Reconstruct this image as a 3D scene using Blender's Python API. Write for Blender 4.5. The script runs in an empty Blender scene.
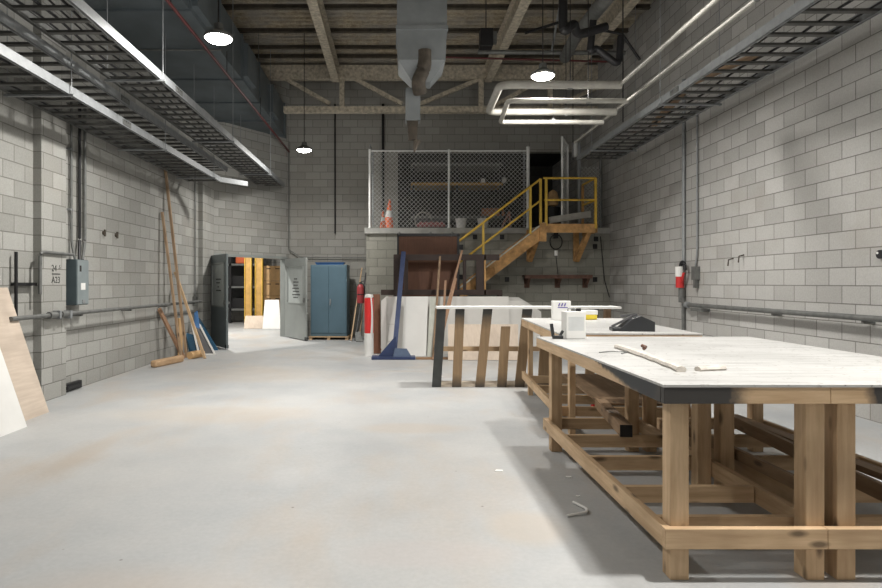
import bpy, bmesh, math, random
from mathutils import Vector, Matrix
random.seed(7)
S = bpy.context.scene
C = S.collection
H = 1.43                      # eye height of the photographer
# ---------------------------------------------------------------- camera
cam_d = bpy.data.cameras.new('camera'); cam = bpy.data.objects.new('camera', cam_d); C.objects.link(cam)
cam.location = (0, 0, H); cam.rotation_euler = (math.pi/2, 0, 0)
cam_d.sensor_width = 36; cam_d.lens = 24.69; cam_d.shift_x = 46/882; cam_d.shift_y = -11/882
cam_d.clip_start = .05; cam_d.clip_end = 100
S.camera = cam
# ---------------------------------------------------------------- world, exposure
w = bpy.data.worlds.new('world'); S.world = w; w.use_nodes = True
w.node_tree.nodes['Background'].inputs[0].default_value = (.75, .85, 1, 1)
w.node_tree.nodes['Background'].inputs[1].default_value = .02
S.view_settings.view_transform = 'Standard'; S.view_settings.look = 'None'
S.view_settings.gamma = 1; S.view_settings.use_curve_mapping = False
S.view_settings.exposure = 0.0
# ceiling lamps and added fill lamps: x, y, z, watts, spread, label
LAMPS = [
    (-2.07, 7.10, 4.30, 150, 'round white ceiling lamp hanging beside the dark duct, nearer of the two on the left'),
    (-1.96, 13.06, 4.30, 115, 'small round lamp glowing far left above the grey doors'),
    (2.05, 8.39, 4.30, 125, 'round lamp hanging just above the pipe loop'),
    (2.20, 5.85, 4.30, 55, 'round lamp high above the workbenches beside the black pipe'),
    (2.45, 2.45, 4.30, 165, 'round lamp overhead above the near end of the big workbench'),
    (-2.05, 1.1, 4.30, 42, 'unseen fill lamp added overhead on the left close to the viewer'),  # weak added fill, no known fixture hangs here
    (-2.05, -4.8, 4.30, 22, 'unseen fill lamp added behind the viewer on the left'),  # added fill from behind the camera, left side
    (2.45, -3.5, 4.30, 45, 'unseen fill lamp added behind the viewer on the right'),  # added fill from behind the camera, right side
]
LAMP_COL = (1.0, .965, .91)

# ---------------------------------------------------------------- material helpers
_m = {}
def nt(name):
    m = bpy.data.materials.new(name); m.use_nodes = True
    n = m.node_tree; b = n.nodes['Principled BSDF']
    return m, n, b
def N(n, t, **k):
    o = n.nodes.new(t)
    for a, v in k.items(): setattr(o, a, v)
    return o
def ramp(n, src, stops):
    r = N(n, 'ShaderNodeValToRGB'); e = r.color_ramp.elements
    while len(e) < len(stops): e.new(.5)
    for i, (p, c) in enumerate(stops): e[i].position = p; e[i].color = (c[0], c[1], c[2], 1)
    n.links.new(src, r.inputs[0]); return r.outputs[0]
def noise(n, vec, scale, detail=4, rough=.55):
    t = N(n, 'ShaderNodeTexNoise'); t.inputs['Scale'].default_value = scale
    t.inputs['Detail'].default_value = detail; t.inputs['Roughness'].default_value = rough
    if vec: n.links.new(vec, t.inputs['Vector'])
    return t.outputs[0]
def mapv(n, scale, loc=(0,0,0)):
    tc = N(n, 'ShaderNodeTexCoord'); mp = N(n, 'ShaderNodeMapping')
    mp.inputs['Scale'].default_value = scale; mp.inputs['Location'].default_value = loc
    n.links.new(tc.outputs['Object'], mp.inputs['Vector']); return mp.outputs[0]
def mix(n, a, b, f, mode='MIX'):
    x = N(n, 'ShaderNodeMix'); x.data_type = 'RGBA'; x.blend_type = mode
    for s, v in ((6, a), (7, b)):
        if isinstance(v, tuple): x.inputs[s].default_value = (*v, 1)
        else: n.links.new(v, x.inputs[s])
    if isinstance(f, (int, float)): x.inputs[0].default_value = f
    else: n.links.new(f, x.inputs[0])
    return x.outputs[2]
def bump(n, b, h, s=.3, d=.01):
    u = N(n, 'ShaderNodeBump'); u.inputs['Strength'].default_value = s; u.inputs['Distance'].default_value = d
    n.links.new(h, u.inputs['Height']); n.links.new(u.outputs[0], b.inputs['Normal'])
def plain(name, col, rough=.6, metal=0, var=.12, scale=6, bmp=0):
    if name in _m: return _m[name]
    m, n, b = nt(name)
    v = mapv(n, (1,1,1)); f = noise(n, v, scale)
    lo = tuple(c*(1-var) for c in col); hi = tuple(min(1, c*(1+var)) for c in col)
    n.links.new(ramp(n, f, [(.3, lo), (.7, hi)]), b.inputs['Base Color'])
    b.inputs['Roughness'].default_value = rough; b.inputs['Metallic'].default_value = metal
    if bmp: bump(n, b, noise(n, v, scale*8), bmp)
    _m[name] = m; return m
def wood(name, c1, c2, axis, knots=True, rough=.65):
    key = f'{name}_{axis}'
    if key in _m: return _m[key]
    m, n, b = nt(key)
    sc = {'x': (1.2, 14, 14), 'y': (14, 1.2, 14), 'z': (14, 14, 1.2)}[axis]
    v = mapv(n, sc); f = noise(n, v, 2.2, 6, .6)
    col = ramp(n, f, [(.3, c1), (.7, c2)])
    big = noise(n, mapv(n, (1,1,1)), 2.5, 2)
    col = mix(n, col, tuple(c*.72 for c in c1), ramp(n, big, [(.45, (0,0,0)), (.75, (.6,.6,.6))]))
    if knots:
        sk = {'x': (2.2, 6, 6), 'y': (6, 2.2, 6), 'z': (6, 6, 2.2)}[axis]
        vo = N(n, 'ShaderNodeTexVoronoi'); vo.inputs['Scale'].default_value = 1.5
        n.links.new(mapv(n, sk), vo.inputs['Vector'])
        col = mix(n, col, tuple(c*.3 for c in c1), ramp(n, vo.outputs['Distance'], [(.08, (.9,.9,.9)), (.2, (0,0,0))]))
    n.links.new(col, b.inputs['Base Color']); b.inputs['Roughness'].default_value = rough
    bump(n, b, f, .15, .004)
    _m[key] = m; return m
PINE = ((.45, .30, .17), (.66, .48, .30))
def pine(a): return wood('pine', *PINE, a)
def dimwood(a): return wood('weathered_lumber', (.22, .14, .08), (.34, .23, .14), a)
def block(name, c_lo, c_hi, mortar=(.19,.185,.17), shift=(0,0), stain=(.30,.27,.23), bw=.4, bh=.2):
    """concrete block wall: courses in metres on whichever way the face looks"""
    if name in _m: return _m[name]
    m, n, b = nt(name)
    tc = N(n, 'ShaderNodeTexCoord')
    sp = N(n, 'ShaderNodeSeparateXYZ'); n.links.new(tc.outputs['Object'], sp.inputs[0])
    sn = N(n, 'ShaderNodeSeparateXYZ'); n.links.new(tc.outputs['Normal'], sn.inputs[0])
    ab = N(n, 'ShaderNodeMath', operation='ABSOLUTE'); n.links.new(sn.outputs[0], ab.inputs[0])
    gt = N(n, 'ShaderNodeMath', operation='GREATER_THAN'); gt.inputs[1].default_value = .5; n.links.new(ab.outputs[0], gt.inputs[0])
    mx = N(n, 'ShaderNodeMix'); mx.data_type = 'FLOAT'
    n.links.new(gt.outputs[0], mx.inputs[0]); n.links.new(sp.outputs[0], mx.inputs[2]); n.links.new(sp.outputs[1], mx.inputs[3])
    ad = N(n, 'ShaderNodeMath', operation='ADD'); ad.inputs[1].default_value = shift[0]+40; n.links.new(mx.outputs[0], ad.inputs[0])
    az = N(n, 'ShaderNodeMath', operation='ADD'); az.inputs[1].default_value = shift[1]; n.links.new(sp.outputs[2], az.inputs[0])
    cb = N(n, 'ShaderNodeCombineXYZ'); n.links.new(ad.outputs[0], cb.inputs[0]); n.links.new(az.outputs[0], cb.inputs[1])
    br = N(n, 'ShaderNodeTexBrick'); br.offset = .5; br.squash = 1
    for k, v in (('Scale', 1), ('Mortar Size', .0065), ('Mortar Smooth', .35), ('Bias', 0), ('Brick Width', bw), ('Row Height', bh)): br.inputs[k].default_value = v
    br.inputs['Color1'].default_value = (*c_lo, 1); br.inputs['Color2'].default_value = (*c_hi, 1); br.inputs['Mortar'].default_value = (*mortar, 1)
    n.links.new(cb.outputs[0], br.inputs['Vector'])
    fine = noise(n, tc.outputs['Object'], 55, 3, .7); big = noise(n, tc.outputs['Object'], .9, 5, .6)
    col = mix(n, br.outputs['Color'], ramp(n, fine, [(.3, (.82,.82,.82)), (.7, (1.12,1.12,1.12))]), .6, 'MULTIPLY')
    col = mix(n, col, stain, ramp(n, big, [(.52, (0,0,0)), (.78, (.45,.45,.45))]))
    n.links.new(col, b.inputs['Base Color']); b.inputs['Roughness'].default_value = .9
    inv = N(n, 'ShaderNodeMath', operation='SUBTRACT'); inv.inputs[0].default_value = 1; n.links.new(br.outputs['Fac'], inv.inputs[1])
    a2 = N(n, 'ShaderNodeMath', operation='MULTIPLY_ADD'); a2.inputs[1].default_value = .12; n.links.new(fine, a2.inputs[0]); n.links.new(inv.outputs[0], a2.inputs[2])
    bump(n, b, a2.outputs[0], .7, .006)
    _m[name] = m; return m
def floor_mat():
    m, n, b = nt('sealed_concrete')
    v = mapv(n, (1,1,1)); big = noise(n, v, .55, 6, .62); mid = noise(n, mapv(n, (1,.45,1), (3,5,0)), 1.1, 5, .6)
    fine = noise(n, v, 30, 4, .7)
    col = ramp(n, big, [(.3, (.335,.352,.365)), (.5, (.40,.408,.41)), (.72, (.455,.452,.44))])
    col = mix(n, col, (.42,.34,.26), ramp(n, mid, [(.5, (0,0,0)), (.72, (.5,.5,.5))]))
    col = mix(n, col, ramp(n, fine, [(.3, (.88,.88,.88)), (.7, (1.06,1.06,1.06))]), .6, 'MULTIPLY')
    vo = N(n, 'ShaderNodeTexVoronoi'); vo.inputs['Scale'].default_value = 2.4; n.links.new(v, vo.inputs['Vector'])
    col = mix(n, col, (.12,.10,.09), ramp(n, vo.outputs['Distance'], [(.012, (.8,.8,.8)), (.03, (0,0,0))]))
    sp = N(n, 'ShaderNodeTexCoord')
    for (cx, cy, sx, sy, c, a) in ((.15, 5.95, .55, .24, (.42,.36,.30), .45), (.75, 3.55, .26, .30, (.44,.38,.31), .5), (-2.6, 5.0, .16, .75, (.38,.32,.26), .4), (-1.9, 6.6, 1.2, .5, (.46,.40,.33), .35),
                                   (-3.3, 3.6, .9, .7, (.48,.42,.36), .3), (-1.2, 2.6, .8, .5, (.46,.38,.31), .35), (.1, 9.8, .8, .12, (.38,.32,.26), .3), (.2, 3.2, .5, .2, (.45,.40,.38), .3), (-2.3, 9.5, 1.4, .9, (.46,.40,.33), .3)):
        mp = N(n, 'ShaderNodeMapping'); mp.inputs['Location'].default_value = (-cx/sx, -cy/sy, 0); mp.inputs['Scale'].default_value = (1/sx, 1/sy, 0)
        n.links.new(sp.outputs['Object'], mp.inputs['Vector'])
        ln = N(n, 'ShaderNodeVectorMath', operation='LENGTH'); n.links.new(mp.outputs[0], ln.inputs[0])
        ma = N(n, 'ShaderNodeMath', operation='MULTIPLY_ADD'); ma.inputs[1].default_value = .9; n.links.new(mid, ma.inputs[0]); n.links.new(ln.outputs['Value'], ma.inputs[2])
        q = N(n, 'ShaderNodeMapRange'); q.inputs['From Min'].default_value = 1.05; q.inputs['From Max'].default_value = 1.5; q.inputs['To Min'].default_value = a; q.inputs['To Max'].default_value = 0
        n.links.new(ma.outputs[0], q.inputs['Value']); col = mix(n, col, c, q.outputs[0])
    n.links.new(col, b.inputs['Base Color'])
    n.links.new(ramp(n, noise(n, v, 1.6, 4), [(.3, (.42,)*3), (.7, (.62,)*3)]), b.inputs['Roughness'])
    bump(n, b, fine, .08, .003); return m
def deck_mat():
    m, n, b = nt('sprayed_roof_deck')
    f = noise(n, mapv(n, (1,1,1)), 9, 6, .75); f2 = noise(n, mapv(n, (1,1,1)), 1.3, 4)
    col = ramp(n, f, [(.3, (.22,.18,.12)), (.7, (.58,.50,.37))])
    col = mix(n, col, (.30,.29,.27), ramp(n, f2, [(.4, (0,0,0)), (.6, (.7,.7,.7))]))
    n.links.new(col, b.inputs['Base Color']); b.inputs['Roughness'].default_value = 1
    bump(n, b, f, 1, .04); return m
def top_mat():
    """white laminate top, scuffed, with black paint over the near left corner"""
    m, n, b = nt('scuffed_white_laminate')
    tc = N(n, 'ShaderNodeTexCoord')
    streak = noise(n, mapv(n, (.8, 9, 9)), 2.3, 5, .7); sp = noise(n, mapv(n, (1,1,1)), 24, 4, .7); bg = noise(n, mapv(n, (1,1,1)), 1.7, 3)
    col = ramp(n, bg, [(.3, (.43,.43,.42)), (.7, (.54,.54,.53))])
    col = mix(n, col, (.24,.235,.23), ramp(n, streak, [(.50, (0,0,0)), (.66, (.55,.55,.55))]))
    col = mix(n, col, (.14,.12,.10), ramp(n, sp, [(.60, (0,0,0)), (.68, (.75,.75,.75))]))
    n.links.new(col, b.inputs['Base Color']); b.inputs['Roughness'].default_value = .45
    return m
def painted_edge(axis, name, sph):
    """pine apron with a black spray-paint stain around given points (object space, metres)"""
    m, n, b = nt(name)
    sc = {'x': (1.2, 14, 14), 'y': (14, 1.2, 14)}[axis]
    col = ramp(n, noise(n, mapv(n, sc), 2.2, 6, .6), [(.3, PINE[0]), (.7, PINE[1])])
    tc = N(n, 'ShaderNodeTexCoord')
    wob = noise(n, mapv(n, (1,1,1)), 14, 4)
    for (c, r) in sph:
        d = N(n, 'ShaderNodeVectorMath', operation='DISTANCE'); n.links.new(tc.outputs['Object'], d.inputs[0]); d.inputs[1].default_value = c
        s = N(n, 'ShaderNodeMath', operation='MULTIPLY_ADD'); s.inputs[1].default_value = r*.35; n.links.new(wob, s.inputs[0]); n.links.new(d.outputs['Value'], s.inputs[2])
        q = N(n, 'ShaderNodeMapRange'); q.inputs['From Min'].default_value = r*.95; q.inputs['From Max'].default_value = r*1.25
        q.inputs['To Min'].default_value = .96; q.inputs['To Max'].default_value = 0
        n.links.new(s.outputs[0], q.inputs['Value'])
        col = mix(n, col, (.022,.026,.03), q.outputs[0])
    n.links.new(col, b.inputs['Base Color']); b.inputs['Roughness'].default_value = .55
    return m
def faded(name, c, dark, zlo, zhi):
    """slat whose colour darkens towards both ends (in its own z)"""
    m, n, b = nt(name)
    tc = N(n, 'ShaderNodeTexCoord'); sp = N(n, 'ShaderNodeSeparateXYZ'); n.links.new(tc.outputs['Object'], sp.inputs[0])
    col = ramp(n, noise(n, mapv(n, (14,14,1.2)), 2.2, 6), [(.3, tuple(x*.75 for x in c)), (.7, c)])
    wob = noise(n, mapv(n, (1,1,1)), 9, 3)
    a = N(n, 'ShaderNodeMath', operation='MULTIPLY_ADD'); a.inputs[1].default_value = .12; n.links.new(wob, a.inputs[0]); n.links.new(sp.outputs[2], a.inputs[2])
    for lo, hi, t0, t1 in ((zlo, zlo+.22, 1, 0), (zhi-.22, zhi, 0, 1)):
        q = N(n, 'ShaderNodeMapRange'); q.inputs['From Min'].default_value = lo; q.inputs['From Max'].default_value = hi
        q.inputs['To Min'].default_value = t0; q.inputs['To Max'].default_value = t1; n.links.new(a.outputs[0], q.inputs['Value'])
        col = mix(n, col, dark, q.outputs[0])
    n.links.new(col, b.inputs['Base Color']); b.inputs['Roughness'].default_value = .7
    return m
def emit(name, col, s):
    m, n, b = nt(name); b.inputs['Emission Color'].default_value = (*col, 1); b.inputs['Emission Strength'].default_value = s
    b.inputs['Base Color'].default_value = (.9,.9,.9,1); return m

M_floor = floor_mat(); M_deck = deck_mat(); M_top = top_mat()
M_right = block('block_right', (.36,.355,.34), (.47,.465,.45), shift=(-.1, 0))
M_left = block('block_left', (.29,.29,.27), (.39,.39,.37), shift=(.14, 0))
M_back = block('block_back', (.30,.295,.27), (.36,.355,.33), shift=(0, 0))
M_mezz = block('block_mezzanine', (.25,.25,.215), (.33,.325,.285), mortar=(.17,.165,.15), stain=(.20,.20,.18))
M_dark = block('block_far_recess', (.035,.035,.032), (.05,.05,.045), mortar=(.02,.02,.02), stain=(.03,.03,.03))  # near-black blocks: shade of the unlit recess put into the colour
M_conc = plain('cast_concrete', (.38,.38,.36), .85, 0, .2, 5, .3)
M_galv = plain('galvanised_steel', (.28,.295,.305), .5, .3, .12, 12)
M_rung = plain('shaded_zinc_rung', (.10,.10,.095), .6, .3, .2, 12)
M_galvdull = plain('dull_galvanised_steel', (.17,.175,.17), .55, .5, .2, 10)
M_duct = plain('sheet_metal_duct', (.13,.155,.17), .5, .35, .15, 2)
M_hop = plain('pale_duct_metal', (.24,.26,.27), .55, .2, .12, 3)
M_steelspray = plain('sprayed_beam', (.50,.45,.36), .95, 0, .35, 14, .9)
M_purlin = plain('dark_purlin', (.07,.06,.045), .9, 0, .3, 10)
M_wire = plain('bright_zinc_wire', (.62,.63,.62), .5, .1, .1)
M_oldbrown = plain('old_brown_metal', (.075,.062,.048), .75, .1, .4, 10)
M_black = plain('black_iron', (.02,.02,.022), .45, .3)
M_red = plain('red_paint', (.55,.03,.03), .4, 0, .1)
M_dred = plain('dark_red_pipe', (.09,.018,.018), .5, 0, .15)
M_white = plain('white_paint', (.78,.78,.76), .5, 0, .05, 3)
M_sheet = plain('white_panel_board', (.70,.69,.66), .55, 0, .06, 2)
M_ply = wood('plywood', (.52,.43,.35), (.62,.53,.44), 'y', knots=False)
M_plyz = wood('plywood', (.56,.46,.37), (.66,.56,.46), 'z', knots=False)
M_rust = plain('rusty_steel', (.14,.075,.055), .75, .2, .45, 14, .3)
M_brown = wood('brown_hardboard', (.10,.042,.022), (.14,.06,.032), 'z', knots=False)
M_brownsteel = plain('dark_brown_steel', (.04,.026,.022), .55, .3, .25)
M_yel = plain('yellow_paint', (.66,.43,.06), .5, 0, .18, 8)
M_yelwood = plain('yellow_ochre_paint', (.50,.30,.09), .6, 0, .22, 6)
M_blue = plain('dark_blue_paint', (.03,.048,.12), .45, .2, .2, 7)
M_cab = plain('slate_blue_enamel', (.09,.155,.20), .42, .1, .08, 2)
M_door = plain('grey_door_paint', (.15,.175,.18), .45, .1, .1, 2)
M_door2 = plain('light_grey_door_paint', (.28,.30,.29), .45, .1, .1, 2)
M_tarp = plain('blue_tarp', (.03,.12,.22), .5, 0, .3, 5)
M_box = plain('grey_enamel', (.07,.095,.105), .45, .1, .08)
M_ltgrey = plain('light_grey_enamel', (.24,.28,.29), .45, .1, .08)
M_card = plain('tan_cardboard', (.62,.40,.20), .85, 0, .12, 4)
M_orange = plain('orange_plastic', (.80,.16,.05), .55, 0, .1)
M_print = plain('black_print', (.02,.02,.02), .7)
M_grille = plain('frosted_panel', (.40,.43,.42), .35, 0, .06)
M_plastic = plain('black_plastic', (.02,.022,.025), .4, 0, .1)
M_pipew = plain('pale_pipe_wrap', (.34,.33,.30), .5, .1, .15, 8)
M_wood_d = dimwood('z')

# ---------------------------------------------------------------- mesh helpers
class MB:
    def __init__(s): s.b = bmesh.new()
    def box(s, x0, x1, y0, y1, z0, z1):
        v = [s.b.verts.new(p) for p in ((x0,y0,z0),(x1,y0,z0),(x1,y1,z0),(x0,y1,z0),(x0,y0,z1),(x1,y0,z1),(x1,y1,z1),(x0,y1,z1))]
        for f in ((0,3,2,1),(4,5,6,7),(0,1,5,4),(1,2,6,5),(2,3,7,6),(3,0,4,7)): s.b.faces.new([v[i] for i in f])
        return s
    def hexa(s, pts, depth):
        """closed prism: polygon pts extruded by vector depth"""
        d = Vector(depth); a = [s.b.verts.new(p) for p in pts]; c = [s.b.verts.new(Vector(p)+d) for p in pts]
        n = len(a); s.b.faces.new(a[::-1]); s.b.faces.new(c)
        for i in range(n): s.b.faces.new((a[i], a[(i+1)%n], c[(i+1)%n], c[i]))
        return s
    def bar(s, p, q, w, h, up=(0,0,1)):
        """rectangular bar from p to q, w across, h along up"""
        p, q = Vector(p), Vector(q); d = (q-p).normalized(); u = Vector(up)
        if abs(d.dot(u)) > .98: u = Vector((0,1,0))
        r = d.cross(u).normalized(); u = r.cross(d).normalized()
        a = [p + r*sx*w/2 + u*sz*h/2 for sx, sz in ((-1,-1),(1,-1),(1,1),(-1,1))]
        return s.hexa(a, q-p)
    def tube(s, pts, r, seg=10, cap=True):
        pts = [Vector(p) for p in pts]; rings = []
        for i, p in enumerate(pts):
            d = (pts[min(i+1, len(pts)-1)] - pts[max(i-1, 0)]).normalized()
            u = Vector((0,0,1)) if abs(d.z) < .95 else Vector((0,1,0))
            a = d.cross(u).normalized(); b2 = a.cross(d).normalized()
            rr = r[i] if isinstance(r, (list, tuple)) else r
            rings.append([s.b.verts.new(p + a*rr*math.cos(2*math.pi*k/seg) + b2*rr*math.sin(2*math.pi*k/seg)) for k in range(seg)])
        for A, B in zip(rings, rings[1:]):
            for k in range(seg): s.b.faces.new((A[k], A[(k+1)%seg], B[(k+1)%seg], B[k]))
        if cap: s.b.faces.new(rings[0][::-1]); s.b.faces.new(rings[-1])
        return s
    def lathe(s, prof, c=(0,0,0), seg=24):
        rings = []
        for r, z in prof:
            rings.append([s.b.verts.new((c[0]+r*math.cos(2*math.pi*k/seg), c[1]+r*math.sin(2*math.pi*k/seg), c[2]+z)) for k in range(seg)])
        for A, B in zip(rings, rings[1:]):
            for k in range(seg): s.b.faces.new((A[k], A[(k+1)%seg], B[(k+1)%seg], B[k]))
        s.b.faces.new(rings[0][::-1]); s.b.faces.new(rings[-1]); return s
    def build(s, name, mat, parent=None, bevel=0, smooth=False, mw=None):
        bmesh.ops.recalc_face_normals(s.b, faces=s.b.faces)
        me = bpy.data.meshes.new(name); s.b.to_mesh(me); s.b.free()
        o = bpy.data.objects.new(name, me); C.objects.link(o); me.materials.append(mat)
        if parent: o.parent = parent
        if smooth:
            for p in me.polygons: p.use_smooth = True
            me.set_sharp_from_angle(angle=math.radians(40))
        if bevel:
            b = o.modifiers.new('bevel', 'BEVEL'); b.width = bevel; b.segments = 2; b.limit_method = 'ANGLE'
        return o
def tag(o, label, cat, group=None, kind=None):
    o['label'] = label; o['category'] = cat
    if group: o['group'] = group
    if kind: o['kind'] = kind
    return o
def struct(o, label=None):
    o['kind'] = 'structure'
    if label: o['label'] = label; o['category'] = o.name.split('_')[0]
    return o
def thing(name, label, cat, loc=(0,0,0), rz=0, group=None, rot=None):
    o = bpy.data.objects.new(name, None); C.objects.link(o); o.location = loc
    o.rotation_euler = rot or (0, 0, rz); o.empty_display_size = .1
    return tag(o, label, cat, group)
def smoothpath(pts, r=.06, k=5):
    """round the corners of a polyline"""
    pts = [Vector(p) for p in pts]; out = [pts[0]]
    for a, b, c in zip(pts, pts[1:], pts[2:]):
        u = (a-b); v = (c-b); q = min(r, u.length*.45, v.length*.45); s = b+u.normalized()*q; e = b+v.normalized()*q
        for i in range(k+1):
            t = i/k; out.append((1-t)**2*s + 2*t*(1-t)*b + t*t*e)
    out.append(pts[-1]); return out
F = 605.0
def X(px, Y): return (px-395)*Y/F            # metres across for a point measured in the photo at depth Y
def Z(py, Y): return H+(283-py)*Y/F
def text_mesh(s, size, name, mat, parent, loc, rot, ext=.001):
    cu = bpy.data.curves.new(name, 'FONT'); cu.body = s; cu.size = size; cu.extrude = ext
    t = bpy.data.objects.new('tmp', cu); C.objects.link(t)
    bpy.context.view_layer.update()
    me = bpy.data.meshes.new_from_object(t.evaluated_get(bpy.context.evaluated_depsgraph_get()))
    bpy.data.objects.remove(t)
    o = bpy.data.objects.new(name, me); C.objects.link(o); me.materials.clear(); me.materials.append(mat)
    o.location = loc; o.rotation_euler = rot
    if parent: o.parent = parent
    return o
PI = math.pi
# ================================================================= SETTING
XL, XR, YB, YM = -4.32, 4.95, 16.18, 13.94
ZD = 6.83; YF = -7.0
A = Vector((XL, 14.1, 0)); B = Vector((-2.83, YB, 0))       # slanted wall that holds the double door
struct(MB().box(-9, 6, YF-.2, 26, -.2, 0).build('floor', M_floor), 'pale smooth concrete floor with tan stains')
struct(MB().box(XR, XR+.25, YF, 19.2, 0, ZD).build('wall_right', M_right), 'pale grey concrete block wall on the right')
wl = MB().box(XL-.25, XL, YF, 14.1, 0, ZD)
struct(wl.build('wall_left', M_left), 'grey concrete block wall on the left')
for y0, y1 in ((7.22, 7.76), (13.28, 14.1)):
    struct(MB().box(XL, XL+.1, y0, y1, 0, ZD).build('wall_left_pilaster', M_left))
# back wall with the dark recess behind the fence
rx0, rx1, rz0, rz1 = .08, 4.88, 2.70, Z(152, YB)
bw = MB().box(B.x, rx0, YB, YB+.2, 0, ZD).box(rx0, rx1, YB, YB+.2, 0, rz0).box(rx0, rx1, YB, YB+.2, rz1, ZD).box(rx1, XR, YB, YB+.2, 0, ZD)
struct(bw.build('wall_back', M_back), 'grey concrete block wall at the far end')
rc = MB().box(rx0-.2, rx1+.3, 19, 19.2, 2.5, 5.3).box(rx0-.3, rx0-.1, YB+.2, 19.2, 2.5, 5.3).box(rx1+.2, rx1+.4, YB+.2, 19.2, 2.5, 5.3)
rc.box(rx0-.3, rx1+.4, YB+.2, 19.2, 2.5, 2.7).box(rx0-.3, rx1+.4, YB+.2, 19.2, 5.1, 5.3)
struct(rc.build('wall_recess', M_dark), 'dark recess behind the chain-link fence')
struct(MB().box(XL-.25, XR+.25, YF-.2, YF, 0, ZD).build('wall_front', M_left))
# slanted door wall: local x runs along the wall
L = (B-A).length; ang = math.atan2(B.y-A.y, B.x-A.x)
sw = MB().box(0, L, 0, .2, 2.12, ZD).box(-.0, .03, 0, .2, 0, 2.12).box(L-.08, L, 0, .2, 0, 2.12)
o = sw.build('wall_door', M_left); o.location = A; o.rotation_euler.z = ang; struct(o, 'slanted block wall over the double door')
fr = MB().box(.03, .08, -.02, .2, 0, 2.12).box(L-.14, L-.08, -.02, .2, 0, 2.12).box(.03, L-.08, -.02, .2, 2.07, 2.13)
o = fr.build('trim_1', M_door2); o.location = A; o.rotation_euler.z = ang; struct(o, 'grey steel frame of the double door')
# mezzanine
struct(MB().box(-.66, XR, YM, YB, 0, 2.57).build('wall_mezzanine', M_mezz), 'dingy block wall under the mezzanine')
struct(MB().box(-.70, XR, YM-.04, YB, 2.57, 2.70).build('trim_2', M_conc), 'concrete edge of the mezzanine floor')
# ceiling
ceil = MB()
Y = YF; k = 0
prof = []
while Y < YB+.2:
    for dy, dz in ((0, 0), (.085, 0), (.10, .07), (.175, .07)): prof.append((Y+dy, ZD+dz))
    Y += .19
b = ceil.b; row = [(b.verts.new((XL-.3, y, z)), b.verts.new((XR+.3, y, z))) for y, z in prof]
for p, q in zip(row, row[1:]): b.faces.new((p[0], p[1], q[1], q[0]))
ceil.box(XL-.3, XR+.3, YF-.2, YB+.4, ZD+.12, ZD+.2)
struct(ceil.build('ceiling', M_deck), 'sprayed corrugated roof deck')
for i, y in enumerate([-5.2, -3.9, -2.6, -1.3, 0, 1.3, 2.6, 3.9, 5.2, 6.5, 7.8, 9.1, 10.4, 11.75, 12.85, 13.75, 14.3, 15.1]):
    t = MB().box(XL, XR, y-.04, y+.04, 6.755, 6.77).box(XL, XR, y-.04, y+.04, ZD-.01, ZD).box(XL, XR, y-.010, y+.010, 6.77, ZD-.01)
    struct(t.build('trim_%d' % (10+i), M_purlin))
# roof beams running away from the viewer
for xb, lab in ((-1.45, 'rough cream beam overhead left of the pale duct'), (2.28, 'rough cream beam overhead right of the pale duct'), (4.17, 'rough cream beam overhead beside the grey pipe on the right')):
    t = MB().box(xb-.09, xb+.09, YF, 14.8, 6.34, 6.365).box(xb-.09, xb+.09, YF, 14.8, 6.73, 6.755).box(xb-.015, xb+.015, YF, 14.8, 6.365, 6.73)
    tag(t.build('roof_beam', M_steelspray), lab, 'beam')
# truss
YT = 14.85
tr = thing('roof_truss', 'rough cream steel truss across the far end below the deck', 'truss', (0, YT, 5.6))
def tpart(name, mb, mat=M_steelspray):
    o = mb.build(name, mat, tr); o.location = (0, -YT, -5.6); return o
zb = Z(110, YT)
tpart('bottom_chord', MB().box(X(284, YT), XR, YT-.08, YT+.08, zb-.07, zb+.07))
tpart('top_chord', MB().box(XL, XR, YT-.08, YT+.08, 6.42, 6.755))
for a0, a1 in (((279,75),(330,104)), ((350,76),(402,104)), ((420,104),(485,77)), ((494,106),(537,82)), ((560,104),(610,82))):
    tpart('diagonal', MB().bar((X(a0[0],YT), YT, Z(a0[1],YT)), (X(a1[0],YT), YT, Z(a1[1],YT)), .09, .09))
for px in (342, 481, 550): tpart('vertical_strut', MB().box(X(px,YT)-.06, X(px,YT)+.06, YT-.05, YT+.05, zb, 6.45))

# ================================================================= ROOM BEYOND THE DOORS
struct(MB().box(-9, -2.4, 23.0, 23.2, 0, 5).build('wall_far_room', M_right))
struct(MB().box(-9.2, -9, 13.5, 23.2, 0, 5).box(-2.4, -2.2, YB+.2, 23.2, 0, 5).box(-9, XL-.25, 13.5, 13.7, 0, 5).build('wall_side_room', M_right))
struct(MB().hexa([(-9.2,13.5,5),(-9.2,23.2,5),(-2.2,23.2,5),(-2.2,YB+.2,5),(B.x,YB+.2,5),(A.x,A.y+.3,5),(XL-.05,13.5,5)],(0,0,.2)).build('ceiling_far_room', M_conc))

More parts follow.
